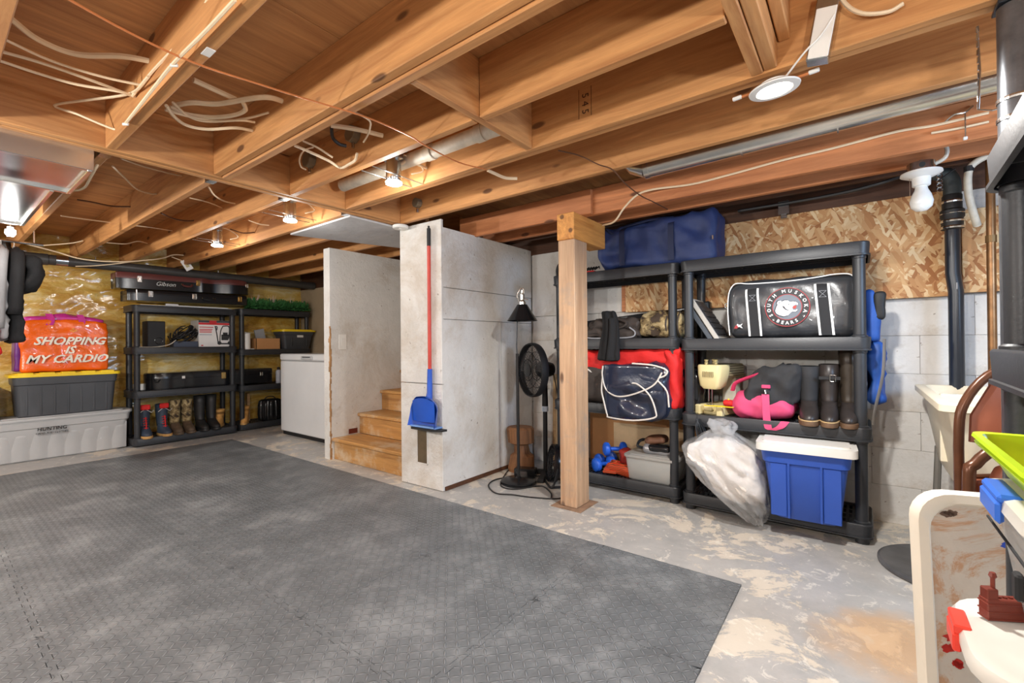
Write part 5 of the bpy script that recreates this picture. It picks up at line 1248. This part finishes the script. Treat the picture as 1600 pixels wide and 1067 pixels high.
# leaning folding table
TT = NT('stained_table_top'); n1 = TT.noise(3.2, TT.mapv((1, 1, 1.0)), 7, .75, .8)
c = TT.ramp(TT.noise(5, None, 5, .6), [(.3, (186, 176, 164)), (.7, (206, 196, 182))])
c = TT.mix(TT.ramp(n1, [(.49, (0, 0, 0, 1)), (.55, (.8, .8, .8, 1))]), c, lin((186, 138, 98)))
TT.set(col=c, rough=.4); TT.bump(TT.noise(40), .001); TT = TT.m
TRIM = mat('ivory_table_rim', (232, 222, 204), .4, var=.04)
tbl = thing('folding_table', 'ivory folding table stood on its long edge, its top stained with paint', 'table', (.150, 1.765, 0), rot=(R(-5.0), 0, R(17)))
TH = .80; TL_ = 1.35
def rpoly(w, h, r, n=6, e=0):
    return [(e+x*(w-2*e)/w, e+z*(h-2*e)/h) for x, z in rrect(w, h, r, n)]
o_ = rpoly(TL_, TH, .085); k = len(o_)
ring = [(0, .05), (.0, .004), (.004, -.002), (.028, -.002), (.034, .004)]
vs = [(x, y, z) for e, y in ring for x, z in rpoly(TL_, TH, .085, e=e)]
MB().add(vs, [(a*k+i, a*k+(i+1) % k, (a+1)*k+(i+1) % k, (a+1)*k+i) for a in range(len(ring)-1) for i in range(k)]+[list(range(k))[::-1]]).build('rim', TRIM, tbl, smooth=True)
b = MB(); b.add([(x, .0035, z) for x, z in rpoly(TL_, TH, .085, e=.033)], [tuple(range(k))]); b.build('top_panel', TT, tbl)
RP = mat('dried_red_paint', (168, 34, 24), .5, var=.3, vs=20); BP_ = mat('blue_paint', (40, 72, 176), .5); DK_ = mat('dark_scuff', (96, 74, 60), .7)
def splat(cx, cz, s, m, sd, n=14, sx=1.0, cnt=1):
    b = MB(); rr = random.Random(sd)
    for q in range(cnt):
        ox, oz = (rr.uniform(-1, 1)*s*1.6, rr.uniform(-1, 1)*s*.8) if cnt > 1 else (0, 0); ss = s*(1 if cnt == 1 else rr.uniform(.25, .7))
        p = [(cx+ox+ss*sx*(.55+.6*rr.random())*cos(2*pi*i/n), .0025, cz+oz+ss*(.55+.6*rr.random())*sin(2*pi*i/n)) for i in range(n)]
        b.add(p, [tuple(range(n))])
    return b.build('paint_splash', m, tbl)
splat(.095, .375, .024, RP, 1, sx=1.3, cnt=7); splat(.10, .32, .018, RP, 2, cnt=5); splat(.20, .66, .018, BP_, 5, sx=1.6, cnt=2); splat(.215, .655, .008, RP, 7)
splat(.24, .56, .008, mat('orange_paint', (222, 84, 50), .5), 8, sx=1.8, cnt=3); splat(.16, .49, .012, DK_, 9, sx=1.4); splat(.08, .74, .015, DK_, 10, sx=1.4, cnt=5); splat(.12, .22, .014, DK_, 11, cnt=6); splat(.10, .40, .02, mat('pale_grey_scuff', (160, 150, 148), .6), 12, sx=1.3)
MB().box(.2, 1.15, .02, .045, .1, .14, .004).box(.2, 1.15, .02, .045, .66, .70, .004).build('leg_frame', DSTEEL, tbl)
# black disc on the floor
dsc = thing('rubber_disc', 'round black disc lying on the floor left of the leaning table', 'disc', (.405, 3.36, 0))
MB().lathe([(.325, 0), (.335, .006), (.335, .018), (.322, .024), (.315, .020), (.05, .024), (.0, .024)], 56).build('disc', mat('dusty_black_rubber', (84, 84, 86), .45, var=.3, vs=7), dsc, smooth=True)
MB().lathe([(.02, .024), (.02, .03), (.0, .03)], 16).build('hub', DSTEEL, dsc)
# near plastic shelf unit
shelf_unit('black plastic shelf unit nearest the camera at the right edge', (.262, 1.665, 0), -92, .90, .45, [.12, 1.226, 1.705])
gbx = thing('small_parts_box', 'grey carton on the near shelf at the right edge', 'box', (.48, 1.28, 1.226), -90)
MB().box(-.16, .16, -.11, .11, 0, .17, .004).build('carton', mat('grey_carton', (128, 126, 122), .6), gbx); MB().box(-.165, .165, -.114, .114, .15, .178, .003).build('lid', WHITE, gbx)
rwb = thing('red_white_box', 'white box with red stripes above the grey carton on the near shelf', 'box', (.48, 1.28, 1.405), -90)
MB().box(-.14, .14, -.10, .10, 0, .16, .003).build('carton', WB, rwb)
for z in (.03, .12): MB().box(-.1405, .1405, -.1005, .1005, z, z+.02).build('stripe', RB, rwb)
cord('speaker_wire', 'thin black wires drooping beside the boxes on the near shelf', [(.33, 1.55, 1.60), (.34, 1.50, 1.50), (.36, 1.44, 1.48), (.37, 1.50, 1.40), (.36, 1.56, 1.30), (.35, 1.50, 1.235)], .004, CABLEK, 'wire')
# tote on the lowest shelf, clear bin on it, green bin on top
TW = clear('milky_white_plastic', (232, 228, 218), .35, .75)
nt = thing('storage_tote', 'clear tote with milky white lid and red latch in the lower right corner', 'storage box', (.435, 1.325, .121), 0)
def rb2(e, z, w=.50, d=.33, r=.09): return [(-w/2+e+x*(w-2*e)/w, -d/2+e+y*(d-2*e)/d, z) for x, y in rrect(w, d, r, 6)]
rs_ = [rb2(.05, 0), rb2(.04, .01), rb2(.0, .50), rb2(.004, .505), rb2(.006, .50), rb2(.046, .014)]
k = len(rs_[0]); MB().add([p for r in rs_ for p in r], [(a*k+i, a*k+(i+1) % k, (a+1)*k+(i+1) % k, (a+1)*k+i) for a in range(5) for i in range(k)]+[list(range(k))[::-1], [5*k+i for i in range(k)]]).build('body', CLEARP, nt, smooth=True)
rs_ = [rb2(-.022, .497), rb2(-.026, .50), rb2(-.026, .518), rb2(-.02, .528), rb2(.0, .532), rb2(.012, .529), rb2(.03, .534)]
MB().add([p for r in rs_ for p in r], [(a*k+i, a*k+(i+1) % k, (a+1)*k+(i+1) % k, (a+1)*k+i) for a in range(6) for i in range(k)]+[list(range(k))[::-1], [6*k+i for i in range(k)]]).build('lid', TW, nt, smooth=True)
MB().box(-.286, -.272, -.01, .075, .478, .515, .003).box(-.284, -.256, -.01, .075, .515, .5345, .003).build('latch', mat('red_latch_plastic', (232, 66, 50), .4), nt)
MB().soft(.34, .22, .30, .05, 12, .02, 6, 5).build('contents', mat('mixed_pale_toys', (190, 176, 168), .7, var=.5, vs=14), nt, smooth='all', loc=(0, 0, .03))
BRK = mat('brown_toy_plastic', (118, 50, 36), .4, var=.15)
ty = thing('toy_block_model', 'small brown toy block model standing on the milky white lid', 'toy', (.235, 1.40, .6555), 30)
MB().box(-.035, .035, -.012, .012, 0, .045, .002).build('wall_blocks', BRK, ty)
for k_ in range(3): MB().box(-.036, .036, -.014, .014, .002+k_*.016, .005+k_*.016, .001).build('block_row', BRK, ty)
MB().box(-.034, -.012, -.010, .010, .0, .066, .002).build('turret', BRK, ty); MB().tube([(-.016, 0, .045), (-.016, 0, .085)], .004, 8).lathe([(.004, .085), (.007, .090), (.005, .098)], 8, T(-.016, 0, 0)).build('lever', BRK, ty)
for k_ in range(4): MB().lathe([(.004, .045), (.004, .048)], 8, T(-.005+k_*.011, 0, 0)).build('stud', BRK, ty)
ycd = thing('yellow_card', 'yellow card lying on the milky white lid behind the clear bin', 'card', (.33, 1.462, .6555), 25)
MB().box(-.05, .05, -.018, .018, 0, .004, .001).build('card', YEL, ycd); MB().box(-.04, .02, -.006, .006, .004, .0045).build('printed_band', WHITE, ycd)
cbx = thing('clear_bin', 'clear plastic bin with blue latch under the green bin at the right edge', 'storage box', (.455, 1.305, .6555), -90)
def rb3(e, z, w=.36, d=.46, r=.04): return [(-w/2+e+x*(w-2*e)/w, -d/2+e+y*(d-2*e)/d, z) for x, y in rrect(w, d, r, 5)]
rs_ = [rb3(.055, 0), rb3(.045, .008), rb3(.008, .255), rb3(.010, .255), rb3(.012, .25), rb3(.05, .012)]
k = len(rs_[0]); MB().add([p for r in rs_ for p in r], [(a*k+i, a*k+(i+1) % k, (a+1)*k+(i+1) % k, (a+1)*k+i) for a in range(5) for i in range(k)]+[list(range(k))[::-1], [5*k+i for i in range(k)]]).build('body', CLEARP, cbx, smooth=True)
rs_ = [rb3(-.004, .252), rb3(-.008, .258), rb3(-.004, .28), rb3(.01, .285), rb3(.05, .285)]
MB().add([p for r in rs_ for p in r], [(a*k+i, a*k+(i+1) % k, (a+1)*k+(i+1) % k, (a+1)*k+i) for a in range(4) for i in range(k)]+[list(range(k))[::-1], [4*k+i for i in range(k)]]).build('lid', TW, cbx, smooth=True)
MB().box(-.13, .02, -.246, -.233, .232, .276, .006).box(-.13, .02, -.243, -.205, .272, .290, .006).build('latch', mat('blue_latch_plastic', (50, 104, 204), .35), cbx)
MB().box(-.16, .15, -.231, -.2265, .195, .200, .001, RX(0)).build('seam_line', BLKM, cbx); MB().box(.02, .05, -.226, -.212, .10, .15, .004).build('handle_slot', BLKM, cbx)
MB().soft(.26, .34, .16, .04, 10, .012, 7, 3).build('contents', mat('mixed_craft_contents', (150, 146, 150), .7, var=.5, vs=12), cbx, smooth='all', loc=(0, 0, .02))
LIM = mat('lime_green_plastic', (190, 222, 34), .35, var=.05)
gbn = thing('green_bin', 'lime green bin of toys standing on the clear bin at the right edge', 'bin', (.45, 1.285, .9465), -90)
def rb4(e, z, w=.47, d=.49, r=.03): return [(-w/2+e+x*(w-2*e)/w, -d/2+e+y*(d-2*e)/d, z) for x, y in rrect(w, d, r, 4)]
rs_ = [rb4(.055, 0), rb4(.05, .004), rb4(.022, .062), rb4(.006, .064), rb4(.004, .070), rb4(.010, .072), rb4(.008, .079), rb4(.0, .081), rb4(.002, .088), rb4(.016, .086), rb4(.055, .006)]
k = len(rs_[0]); MB().add([p for r in rs_ for p in r], [(a*k+i, a*k+(i+1) % k, (a+1)*k+(i+1) % k, (a+1)*k+i) for a in range(10) for i in range(k)]+[list(range(k))[::-1], [10*k+i for i in range(k)]]).build('body', LIM, gbn, smooth=True)
def toyb(label, dx, dy, m, kind):
    t = thing('toy', label, 'toy', (gbn.location.x+dx, gbn.location.y+dy, .9530), 30)
    if kind == 'car':
        MB().box(-.04, .04, -.02, .02, .03, .065, .006).box(-.022, .022, -.018, .018, .065, .095, .006).build('body', m, t)
        for x in (-.025, .025):
            for y in (-.022, .022): MB().lathe([(.014, -.004), (.014, .004)], 12, T(x, y, .028) @ RX(90)).build('wheel', BLKM, t)
    elif kind == 'crate':
        MB().box(-.03, .03, -.03, .03, .0, .10, .003).build('body', m, t)
        for q in range(4): MB().box(-.026+q*.014, -.018+q*.014, -.0315, -.03, .04, .09).build('slat', LIM if q % 2 else WHITE, t)
        MB().box(-.034, .034, -.034, .034, .10, .118, .004).build('roof', REDF, t)
    else:
        MB().soft(.07, .06, .07, .025, 8, .004, 20, 3).build('body', m, t, smooth='all', loc=(0, 0, .0)); MB().lathe([(.012, .068), (.016, .08), (.01, .10)], 10).build('knob', m, t, smooth=True)
toyb('orange and red toy figure at the left side of the green bin', -.12, .13, mat('orange_toy', (236, 120, 34), .4), 'blob')
toyb('red toy lump beside the orange one in the green bin', -.14, .05, mat('red_toy', (206, 52, 34), .4), 'blob')
toyb('white and green toy house with red roof in the green bin', -.07, .10, WHITE, 'crate')
toyb('green toy car in the front of the green bin', -.15, -.06, mat('green_toy', (60, 160, 90), .4), 'car')
toyb('red toy car behind the toy house in the green bin', -.03, .02, mat('red_toy_car', (200, 40, 40), .4), 'car')
# ---------------------------------------------------------------- lights and boxes among the joists
dl = thing('disc_light', 'lit round white disc light hanging under the joists on the right', 'light', (-.262, 2.10, 2.262), rot=(R(4), R(-3), 0))
MB().lathe([(.060, 0), (.066, -.004), (.090, -.001), (.092, .004), (.080, .012), (.05, .016), (.05, .030)], 40).build('trim_ring', WHITE, dl, smooth=True)
MB().lathe([(.058, -.003), (.001, -.004)], 32, cap=True).build('lens', GLOW, dl)
for s in (-1, 1):
    MB().box(s*.098-.02, s*.098+.02, -.006, .006, .012, .022, .002).build('spring_clip', COPPER, dl); MB().box(s*.135-.018, s*.135+.018, -.008, .008, .012, .026, .003).build('clip_foot', WHITE, dl)
db_ = thing('driver_box', 'grey and white driver box fixed to the joist above the lit disc light', 'box', (-.10, 2.005, 2.36))
MB().box(-.035, .035, -.0, .05, -.08, .15, .003, RY(10)).build('box', GALV, db_); MB().box(-.03, .034, -.006, .0, -.075, .10, .002, RY(10)).build('white_cover', WHITE, db_)
cord('light_cable', 'white cable from the driver box down to the lit disc light', [(-.06, 2.0, 2.42), (-.10, 1.995, 2.36), (-.15, 2.0, 2.32), (-.22, 2.07, 2.285)], .0035, WHITE, 'cable')
cord('light_cable', 'cream cable clipped along the joist right of the driver box', [(-.06, 2.02, 2.56), (-.03, 2.02, 2.46), (.02, 2.02, 2.40), (.09, 2.03, 2.38), (.13, 2.03, 2.39)], .007, CABLE, 'cable')
def canlight(label, x, y, group='can lights on bar hangers'):
    t = thing('can_light', label, 'light', (x, y, 2.33), 0, group)
    MB().lathe([(.045, .10), (.048, .02), (.050, -.02), (.044, -.035)], 22).build('can', GALV, t, smooth=True)
    MB().lathe([(.044, -.034), (.052, -.04), (.050, -.052), (.03, -.056), (.001, -.057)], 22).build('lens', GLOW, t, smooth=True)
    for dx in (-.055, .055): MB().box(dx-.006, dx+.006, -.20, .20, -.012, -.008, .001).build('bar_hanger', STEEL, t)
    MB().box(-.07, .07, -.025, .025, .10, .16, .004).build('junction_box', GALV, t)
    MB().tube(spline([(.03, .02, .14), (.08, .08, .12), (.10, .16, .06), (.05, .10, .03)], 4), .005, 6).build('lead', CABLE, t, smooth=True)
canlight('lit can light between joists beside the old grey pipe', -2.36, 1.86)
canlight('lit can light left of the drywall soffit, between joists', -3.74, 1.885)
canlight('lit can light farthest left above the guitar cases', -5.24, 1.885)
dlt = thing('work_light', 'small bright light under the sheet metal duct at the left edge', 'light', (-5.36, .46, 2.16), 0)
MB().lathe([(.03, .03), (.032, 0), (.02, -.02), (.001, -.022)], 16).build('lens', GLOW, dlt); MB().lathe([(.02, .03), (.02, .055)], 12).build('socket', WHITE, dlt); MB().tube([(0, 0, .05), (0, 0, .44)], .004, 5).build('lead', CABLE, dlt)
def bulbholder(label, x, y, z, lit, top=0.05):
    t = thing('bulb_holder', label, 'light', (x, y, z), 0)
    MB().lathe([(.062, .05), (.062, .0), (.058, -.002)], 16).build('metal_box', GALV, t, smooth=True)
    MB().lathe([(.09, -.002), (.092, -.012), (.06, -.028), (.042, -.032), (.040, -.075), (.034, -.08)], 28).build('porcelain_base', WHITE, t, smooth=True)
    MB().lathe([(.026, -.08), (.03, -.10), (.044, -.13), (.052, -.165), (.046, -.195), (.026, -.215), (.001, -.22)], 24).build('bulb', GLOW if lit else mat('white_bulb_glass', (236, 236, 232), .2), t, smooth=True)
    MB().lathe([(.014, 0), (.014, .003)], 12, T(.0, -.0625, .026) @ RX(90)).build('knockout', BLKM, t)
    MB().tube([(-.05, -.02, -.03), (-.05, -.02, -.13)], .0015, 4).build('pull_chain', STEEL, t)
    if top > .05: MB().tube([(0, 0, .05), (0, 0, top)], .008, 6).build('stem', GALV, t)
    return t
bh = bulbholder('unlit white bulb in a porcelain holder below the right girder', .285, 3.42, 2.19, False, .07)
MB().tube(spline([(.05, 0, .03), (.10, -.0, .06), (.10, .0, .12), (.03, .0, .13), (-.03, 0, .125)], 5), .010, 8).build('conduit', PVCO, bh, smooth=True)
for i, (x, y, z, e) in enumerate(LAMPS_NEAR):  # holders made up for the added fill lights, out of view
    t = thing('bulb_holder', ['added fill lamp nearest behind the camera', 'added fill lamp behind the camera over the foam mat', 'added fill lamp behind the camera toward the left wall', 'added fill lamp over the camera by the near shelf'][i], 'light', (x, y, z+.12), 0)
    MB().lathe([(.07, .04), (.07, -.01), (.04, -.03), (.038, -.07)], 20).build('base', WHITE, t, smooth=True)
    MB().tube([(0, 0, .04), (0, 0, 2.32-(z+.12))], .006, 6).build('stem', GALV, t)
sd = thing('smoke_detector', 'white round smoke detector at the corner over the stairs', 'detector', (-3.235, 2.62, 2.281))
MB().lathe([(.02, 0), (.062, .0), (.070, .008), (.070, .024), (.060, .032)], 32).build('body', WHITE, sd, smooth=True); MB().lathe([(.012, -.003), (.014, .0)], 16).build('button', WHITE, sd)
def jbox(label, px, py, y, rz=0, s=1.0):
    p = at(px, py, y=y); t = thing('junction_box', label, 'box', p, 0)
    MB().lathe([(.050*s, 0), (.052*s, -.045), (.046*s, -.048), (.001, -.049)], 8, RX(-90)).build('octagon_box', mat('dull_zinc', (132, 122, 102), .45, .5, .25), t)
    MB().tube([(0, -.02, -.05), (.0, -.02, -.08)], .010, 8).build('cable_clamp', GALV, t)
    return t
jbox('dull metal junction box with a white cable on the joist face near the header', 556, 212, 1.612)
jbox('round metal junction box lower on the same joist face with a looped wire', 488, 252, 1.612)
jbox('dark metal junction box above the smoke detector', 655, 318, 2.598, s=.8)
pv = thing('waste_pipe', 'old grey plastic pipe lying between joists behind the can light', 'pipe', (-2.3, 1.955, 2.45))
MB().tube([(-.78, .0, 0), (.60, 0, 0)], .043, 16).build('pipe', PVCO, pv, smooth=True); MB().tube(spline([(.58, 0, 0), (.70, 0, 0), (.79, -.0, -.01), (.82, .0, -.06)], 4), .047, 16).build('elbow', PVCO, pv, smooth=True)
for x in (.18, .6): MB().tube([(x-.03, 0, 0), (x+.03, 0, 0)], .049, 16).build('coupling', PVCO, pv, smooth=True)
dt = thing('round_duct', 'long round galvanised duct running between the joists on the right', 'duct', (-1.08, 2.90, 2.39))
GLV2 = mat('bright_galvanised', (214, 214, 208), .25, 1, .1, 7)
MB().tube([(0, 0, 0), (1.55, -.02, .01), (2.65, -.03, .01)], .064, 28).build('duct', GLV2, dt, smooth=True)
MB().tube([(-.02, 0, 0), (0, 0, .0), (.012, 0, 0)], .068, 28).build('seam_ring', GLV2, dt, smooth=True)
MB().tube([(-.01, 0, 0), (-.09, .0, .035), (-.13, .0, .085)], .060, 24, rs=[.064, .062, .058]).build('elbow', GALV, dt, smooth=True)
for x in (.55, 1.0): MB().tube([(x, 0, 0), (x+.006, 0, 0)], .0652, 24).build('seam_ring', GLV2, dt, smooth=True)
# ---------------------------------------------------------------- cables
def cab(label, pts, r=.006, m=None, name='electrical_cable', group=None, stap=()):
    return cord(name, label, [tuple(at(px, py, z=z)) for px, py, z in pts], r, m or CABLE, 'cable', 5, group)
def cabx(label, pts, r=.006, m=None, name='electrical_cable'):
    return cord(name, label, [tuple(p) for p in pts], r, m or CABLE, 'cable', 5)
Z1, Z2 = 2.45, 2.5
cab('thick cream cable, topmost of the upper left bundle', [(15, 28, Z2), (60, 62, Z2), (120, 85, Z2), (190, 88, Z2), (235, 96, Z2), (252, 102, Z2)], .012)
cab('cream cable under the thick one, upper left, reaching the joist', [(8, 62, 2.42), (80, 95, 2.42), (160, 120, 2.42), (235, 136, 2.42)], .0055)
cab('cream cable in the middle of the upper left bundle', [(0, 80, 2.42), (70, 100, 2.42), (160, 132, 2.42), (222, 156, 2.42)], .0065)
cab('lowest cream cable of the upper left bundle', [(0, 95, 2.40), (60, 115, 2.40), (120, 132, 2.40), (190, 144, 2.40), (225, 157, 2.41)], .006)
cab('cream cable bent in a V below the upper left bundle', [(232, 120, 2.36), (212, 142, 2.40), (185, 150, 2.44), (130, 157, 2.46), (85, 165, 2.46), (120, 178, 2.42), (160, 195, 2.38), (185, 203, 2.36), (198, 195, 2.345)], .006)
cab('cream cable stapled along the edge of the left joist', [(196, 193, 2.315), (238, 140, 2.312), (272, 98, 2.312), (320, 50, 2.312), (367, 0, 2.312)], .006)
cab('second cream cable running along the upper face of the left joist', [(207, 150, 2.40), (240, 110, 2.42), (285, 62, 2.44), (315, 18, 2.46), (330, -10, 2.46)], .006)
for (px, py) in ((272, 102), (196, 194)):
    p = at(px, py, z=2.308); s_ = thing('cable_staple', 'white staple holding the cable on the left joist' + (', nearer the camera' if px > 250 else ', nearer the header'), 'staple', p); MB().box(-.014, .014, -.004, .004, -.006, .006, .002, RZ(40)).build('bridge', WHITE, s_); MB().tube([(.012, 0, .004), (.012, 0, .012)], .002, 5).build('nail', STEEL, s_)
cab('thick cream cable looping in the bay between joists, upper centre-left', [(302, 125, Z2), (335, 140, Z2), (368, 155, Z2)], .013)
cab('thick cream cable curving right to the doubled joist', [(272, 165, 2.47), (300, 160, 2.47), (340, 162, 2.47), (390, 154, 2.47), (420, 152, 2.48), (447, 160, 2.5)], .013)
cab('thick cream cable of the hairpin loop in the left bay', [(380, 160, 2.46), (383, 172, 2.45), (365, 180, 2.44), (330, 183, 2.44), (290, 178, 2.44), (265, 168, 2.44)], .011)
cab('thin cream cable upper of the three ending at the doubled joist', [(258, 172, 2.40), (300, 183, 2.42), (345, 188, 2.44), (385, 185, 2.46), (420, 176, 2.48)], .006)
cab('thin cream cable middle of the three ending at the doubled joist', [(270, 160, 2.42), (295, 182, 2.42), (325, 190, 2.42), (375, 188, 2.44), (398, 191, 2.46)], .006)
cab('thicker cream cable lowest of the three ending at the doubled joist', [(260, 165, 2.38), (272, 182, 2.38), (292, 196, 2.38), (325, 202, 2.39), (370, 200, 2.42), (405, 207, 2.45)], .008)
cab('orange-brown thermostat wire crossing under the joists from the upper left', [(100, -5, 2.309), (200, 50, 2.309), (300, 97, 2.309), (400, 130, 2.309), (470, 152, 2.309), (520, 167, 2.305), (580, 186, 2.309), (640, 212, 2.309), (662, 226, 2.309), (715, 253, 2.309), (760, 265, 2.309)], .004, COPPER)
cab('thin brown wire continuing right under the next joists', [(872, 235, 2.40), (905, 243, 2.38), (935, 257, 2.32), (957, 265, 2.31), (975, 285, 2.26), (1000, 305, 2.235), (1022, 316, 2.235), (1045, 328, 2.28)], .004, CABLEB)
cab('cream cable end poking out below the joist left of the round duct', [(762, 266, 2.33), (775, 272, 2.33), (790, 278, 2.33), (808, 279, 2.33)], .010)
cab('cream cable ending between joists above the two junction boxes', [(517, 196, 2.43), (545, 200, 2.43), (570, 205, 2.43), (598, 212, 2.43)], .013)
cab('white cable looping from the joist edge to the upper junction box', [(524, 170, 2.33), (556, 177, 2.36), (577, 188, 2.38), (578, 200, 2.38), (574, 212, 2.38), (568, 222, 2.38)], .005)
cab('grey cable pair curving to the white staple below the junction boxes', [(460, 227, 2.38), (490, 240, 2.36), (515, 252, 2.34), (532, 262, 2.33), (546, 256, 2.33), (555, 250, 2.34), (558, 240, 2.36)], .008)
cab('thin cream cable looping round the lower junction box', [(490, 230, 2.44), (475, 235, 2.42), (468, 248, 2.40), (470, 260, 2.38), (478, 265, 2.38)], .005)
cab('cream cable from the doubled joist down to the lower junction box', [(473, 220, 2.42), (495, 230, 2.40), (520, 246, 2.36)], .006)
cab('black cable looped behind the upper junction box', [(518, 200, 2.46), (520, 215, 2.44), (530, 225, 2.42), (541, 228, 2.42)], .010, CABLEK)
cab('cream cables bunched beside the grey pipe over the can light', [(606, 252, 2.42), (625, 256, 2.42), (640, 250, 2.44), (655, 258, 2.42), (672, 263, 2.42), (700, 256, 2.43)], .010)
# far-left bays
cab('cream cable hanging in the bay under the header, first left bay', [(176, 260, 2.35), (195, 278, 2.40), (215, 296, 2.42), (240, 303, 2.44), (255, 300, 2.46)], .006)
cab('cream cable following the header down to the second left joist', [(190, 248, 2.36), (225, 260, 2.40), (262, 270, 2.44), (290, 276, 2.46)], .005)
cab('dark brown cable crossing the first left bay', [(121, 312, 2.44), (145, 316, 2.45), (175, 322, 2.47), (207, 323, 2.48)], .007, CABLEB)
cab('cream cable crossing the first left bay lower down', [(95, 337, 2.42), (130, 342, 2.44), (178, 348, 2.46)], .006)
cab('cream cable dropping from the hanger into the second left bay', [(326, 292, 2.35), (335, 305, 2.38), (350, 314, 2.40), (367, 318, 2.42)], .006)
cab('thin cream cable crossing the second left bay', [(296, 309, 2.40), (325, 316, 2.42), (350, 326, 2.45)], .005)
cab('dark brown cable crossing the second left bay', [(252, 333, 2.42), (270, 341, 2.43), (290, 345, 2.44), (310, 344, 2.46)], .007, CABLEB)
cab('cream cable low in the second left bay', [(209, 352, 2.40), (240, 356, 2.42), (272, 361, 2.45)], .005)
cab('cream cable low in the third left bay', [(166, 379, 2.36), (195, 381, 2.38), (215, 377, 2.40), (230, 380, 2.42)], .006)
cab('brown cable crossing the fourth left bay', [(360, 358, 2.38), (380, 364, 2.40), (398, 363, 2.42)], .006, CABLEB)
cab('cream cable above the far can light', [(388, 344, 2.38), (405, 350, 2.38), (420, 352, 2.40)], .005)
cabx('long cream cable drooping in front of the black pipe on the left wall', [at(30, 378, x=-6.9), at(60, 386, x=-6.95), at(90, 394, x=-7.0), at(130, 405, x=-7.02), at(190, 409, x=-7.02), at(250, 404, x=-7.02), at(272, 398, x=-7.0), at(300, 399, x=-7.0), at(322, 389, x=-7.0)], .008)
cabx('second cream cable crossing the black pipe on the left wall', [at(60, 384, x=-7.0), at(110, 380, x=-6.9), at(130, 376, x=-6.8)], .006)
cabx('lower cream cable laid along the black pipe on the left wall', [at(118, 416, x=-7.06), at(150, 415, x=-7.06), at(190, 411, x=-7.06), at(226, 406, x=-7.04)], .006)
tg = thing('paper_tag', 'small white paper tag dangling from the cable over the guitar cases', 'tag', at(292, 414, x=-6.99), 0, rot=(R(32), 0, 0))
MB().box(-.002, .002, -.045, .045, -.07, .07, .001).build('card', WHITE, tg); MB().box(.002, .003, -.02, .02, -.03, .03).build('print', mat('faded_print', (190, 176, 130), .7), tg); MB().tube([(0, -.02, .07), (0, -.10, .16)], .006, 6).build('wire', CABLE, tg)
cabx('cream cable looping out of the joist by the sheet metal duct', [at(158, 245, z=2.38), at(150, 262, z=2.30), at(140, 280, z=2.26), at(133, 292, z=2.25), at(122, 297, z=2.25), at(110, 297, z=2.26)], .007)
# right side cables on the girder face
cabx('cream cable clipped along the girder above the navy duffel', [at(942, 352, y=3.30), at(960, 346, y=3.16), at(975, 325, y=3.12), at(995, 305, y=3.118), at(1020, 296, y=3.118), at(1080, 288, y=3.155), at(1140, 273, y=3.16), at(1220, 251, y=3.16), at(1300, 232, y=3.16), at(1400, 206, y=3.16), at(1460, 196, y=3.16), at(1545, 176, y=3.16)], .007)
cabx('second cream cable on the right end of the girder', [at(1455, 208, y=3.155), at(1500, 200, y=3.155), at(1545, 190, y=3.155)], .006)
hk = thing('bent_nail_hook', 'bent metal hook nailed to the girder face at the upper right', 'hook', at(1498, 180, y=3.165))
MB().tube(spline([(-.05, 0, -.02), (-.02, -.02, .0), (.02, -.02, 0), (.05, 0, .03)], 4), .005, 6).tube([(.02, -.02, .0), (.02, -.02, -.12)], .003, 6).build('hook', STEEL, hk); MB().box(.012, .028, -.024, -.012, -.135, -.12, .002).build('tip', WHITE, hk)
# wiring mess dark shapes near the window of the rim
cord('black_cable', 'black cable running along the dark gap above the strand board', [(-.75, 3.94, 2.28), (-.2, 3.9, 2.27), (.1, 3.85, 2.28), (.35, 3.84, 2.33)], .012, CABLEK, 'cable')

# ---------------------------------------------------------------- pieces that belong to a part go one level deeper
SUB = {'cable_clamp': 'octagon_box', 'driver': 'cabinet', 'grille': 'cabinet', 'button': 'body', 'rocker': 'cover_plate', 'knockout': 'metal_box',
       'badge': 'lid', 'handle_ring': 'case_body', 'price_tag': 'case_body', 'latch': 'case_lid', 'keys': 'key_bed', 'buckle': 'buckle_strap',
       'stud': 'wall_blocks', 'block_row': 'wall_blocks', 'label_sticker': 'body', 'rib': 'body', 'ribs': 'body', 'ribbed_panel': 'body', 'blade': 'cage_rim',
       'centre_badge': 'cage', 'white_tips': 'needles', 'zip_pull': 'body', 'stitching': 'carry_band', 'vents': 'head', 'panel_line': 'arm', 'lettering': 'body', 'recessed_grip': 'body', 'raised_panel': 'body'}
def base(n): return n.rsplit('.', 1)[0] if n[-3:].isdigit() and '.' in n else n
for t in [o for o in list(C.objects) if o.type == 'EMPTY' and o.parent is None]:
    ch = {}
    for c_ in t.children: ch.setdefault(base(c_.name), c_)
    for c_ in list(t.children):
        n = base(c_.name); dst = ch.get(SUB.get(n, '')) 
        if n == 'handle' and 'case_body' in ch: dst = ch['case_body']
        if n == 'handle' and 'lid' in ch and 'cabinet' in ch: dst = ch['lid']
        if dst is not None and dst is not c_ and not c_.children and dst.rotation_euler.to_matrix().to_euler().x == 0:
            c_.parent = dst; c_.location = c_.location - dst.location
seen = {}
for o in C.objects:
    if o.parent is None and o.get('label'):
        seen.setdefault(o['label'], []).append(o.name)
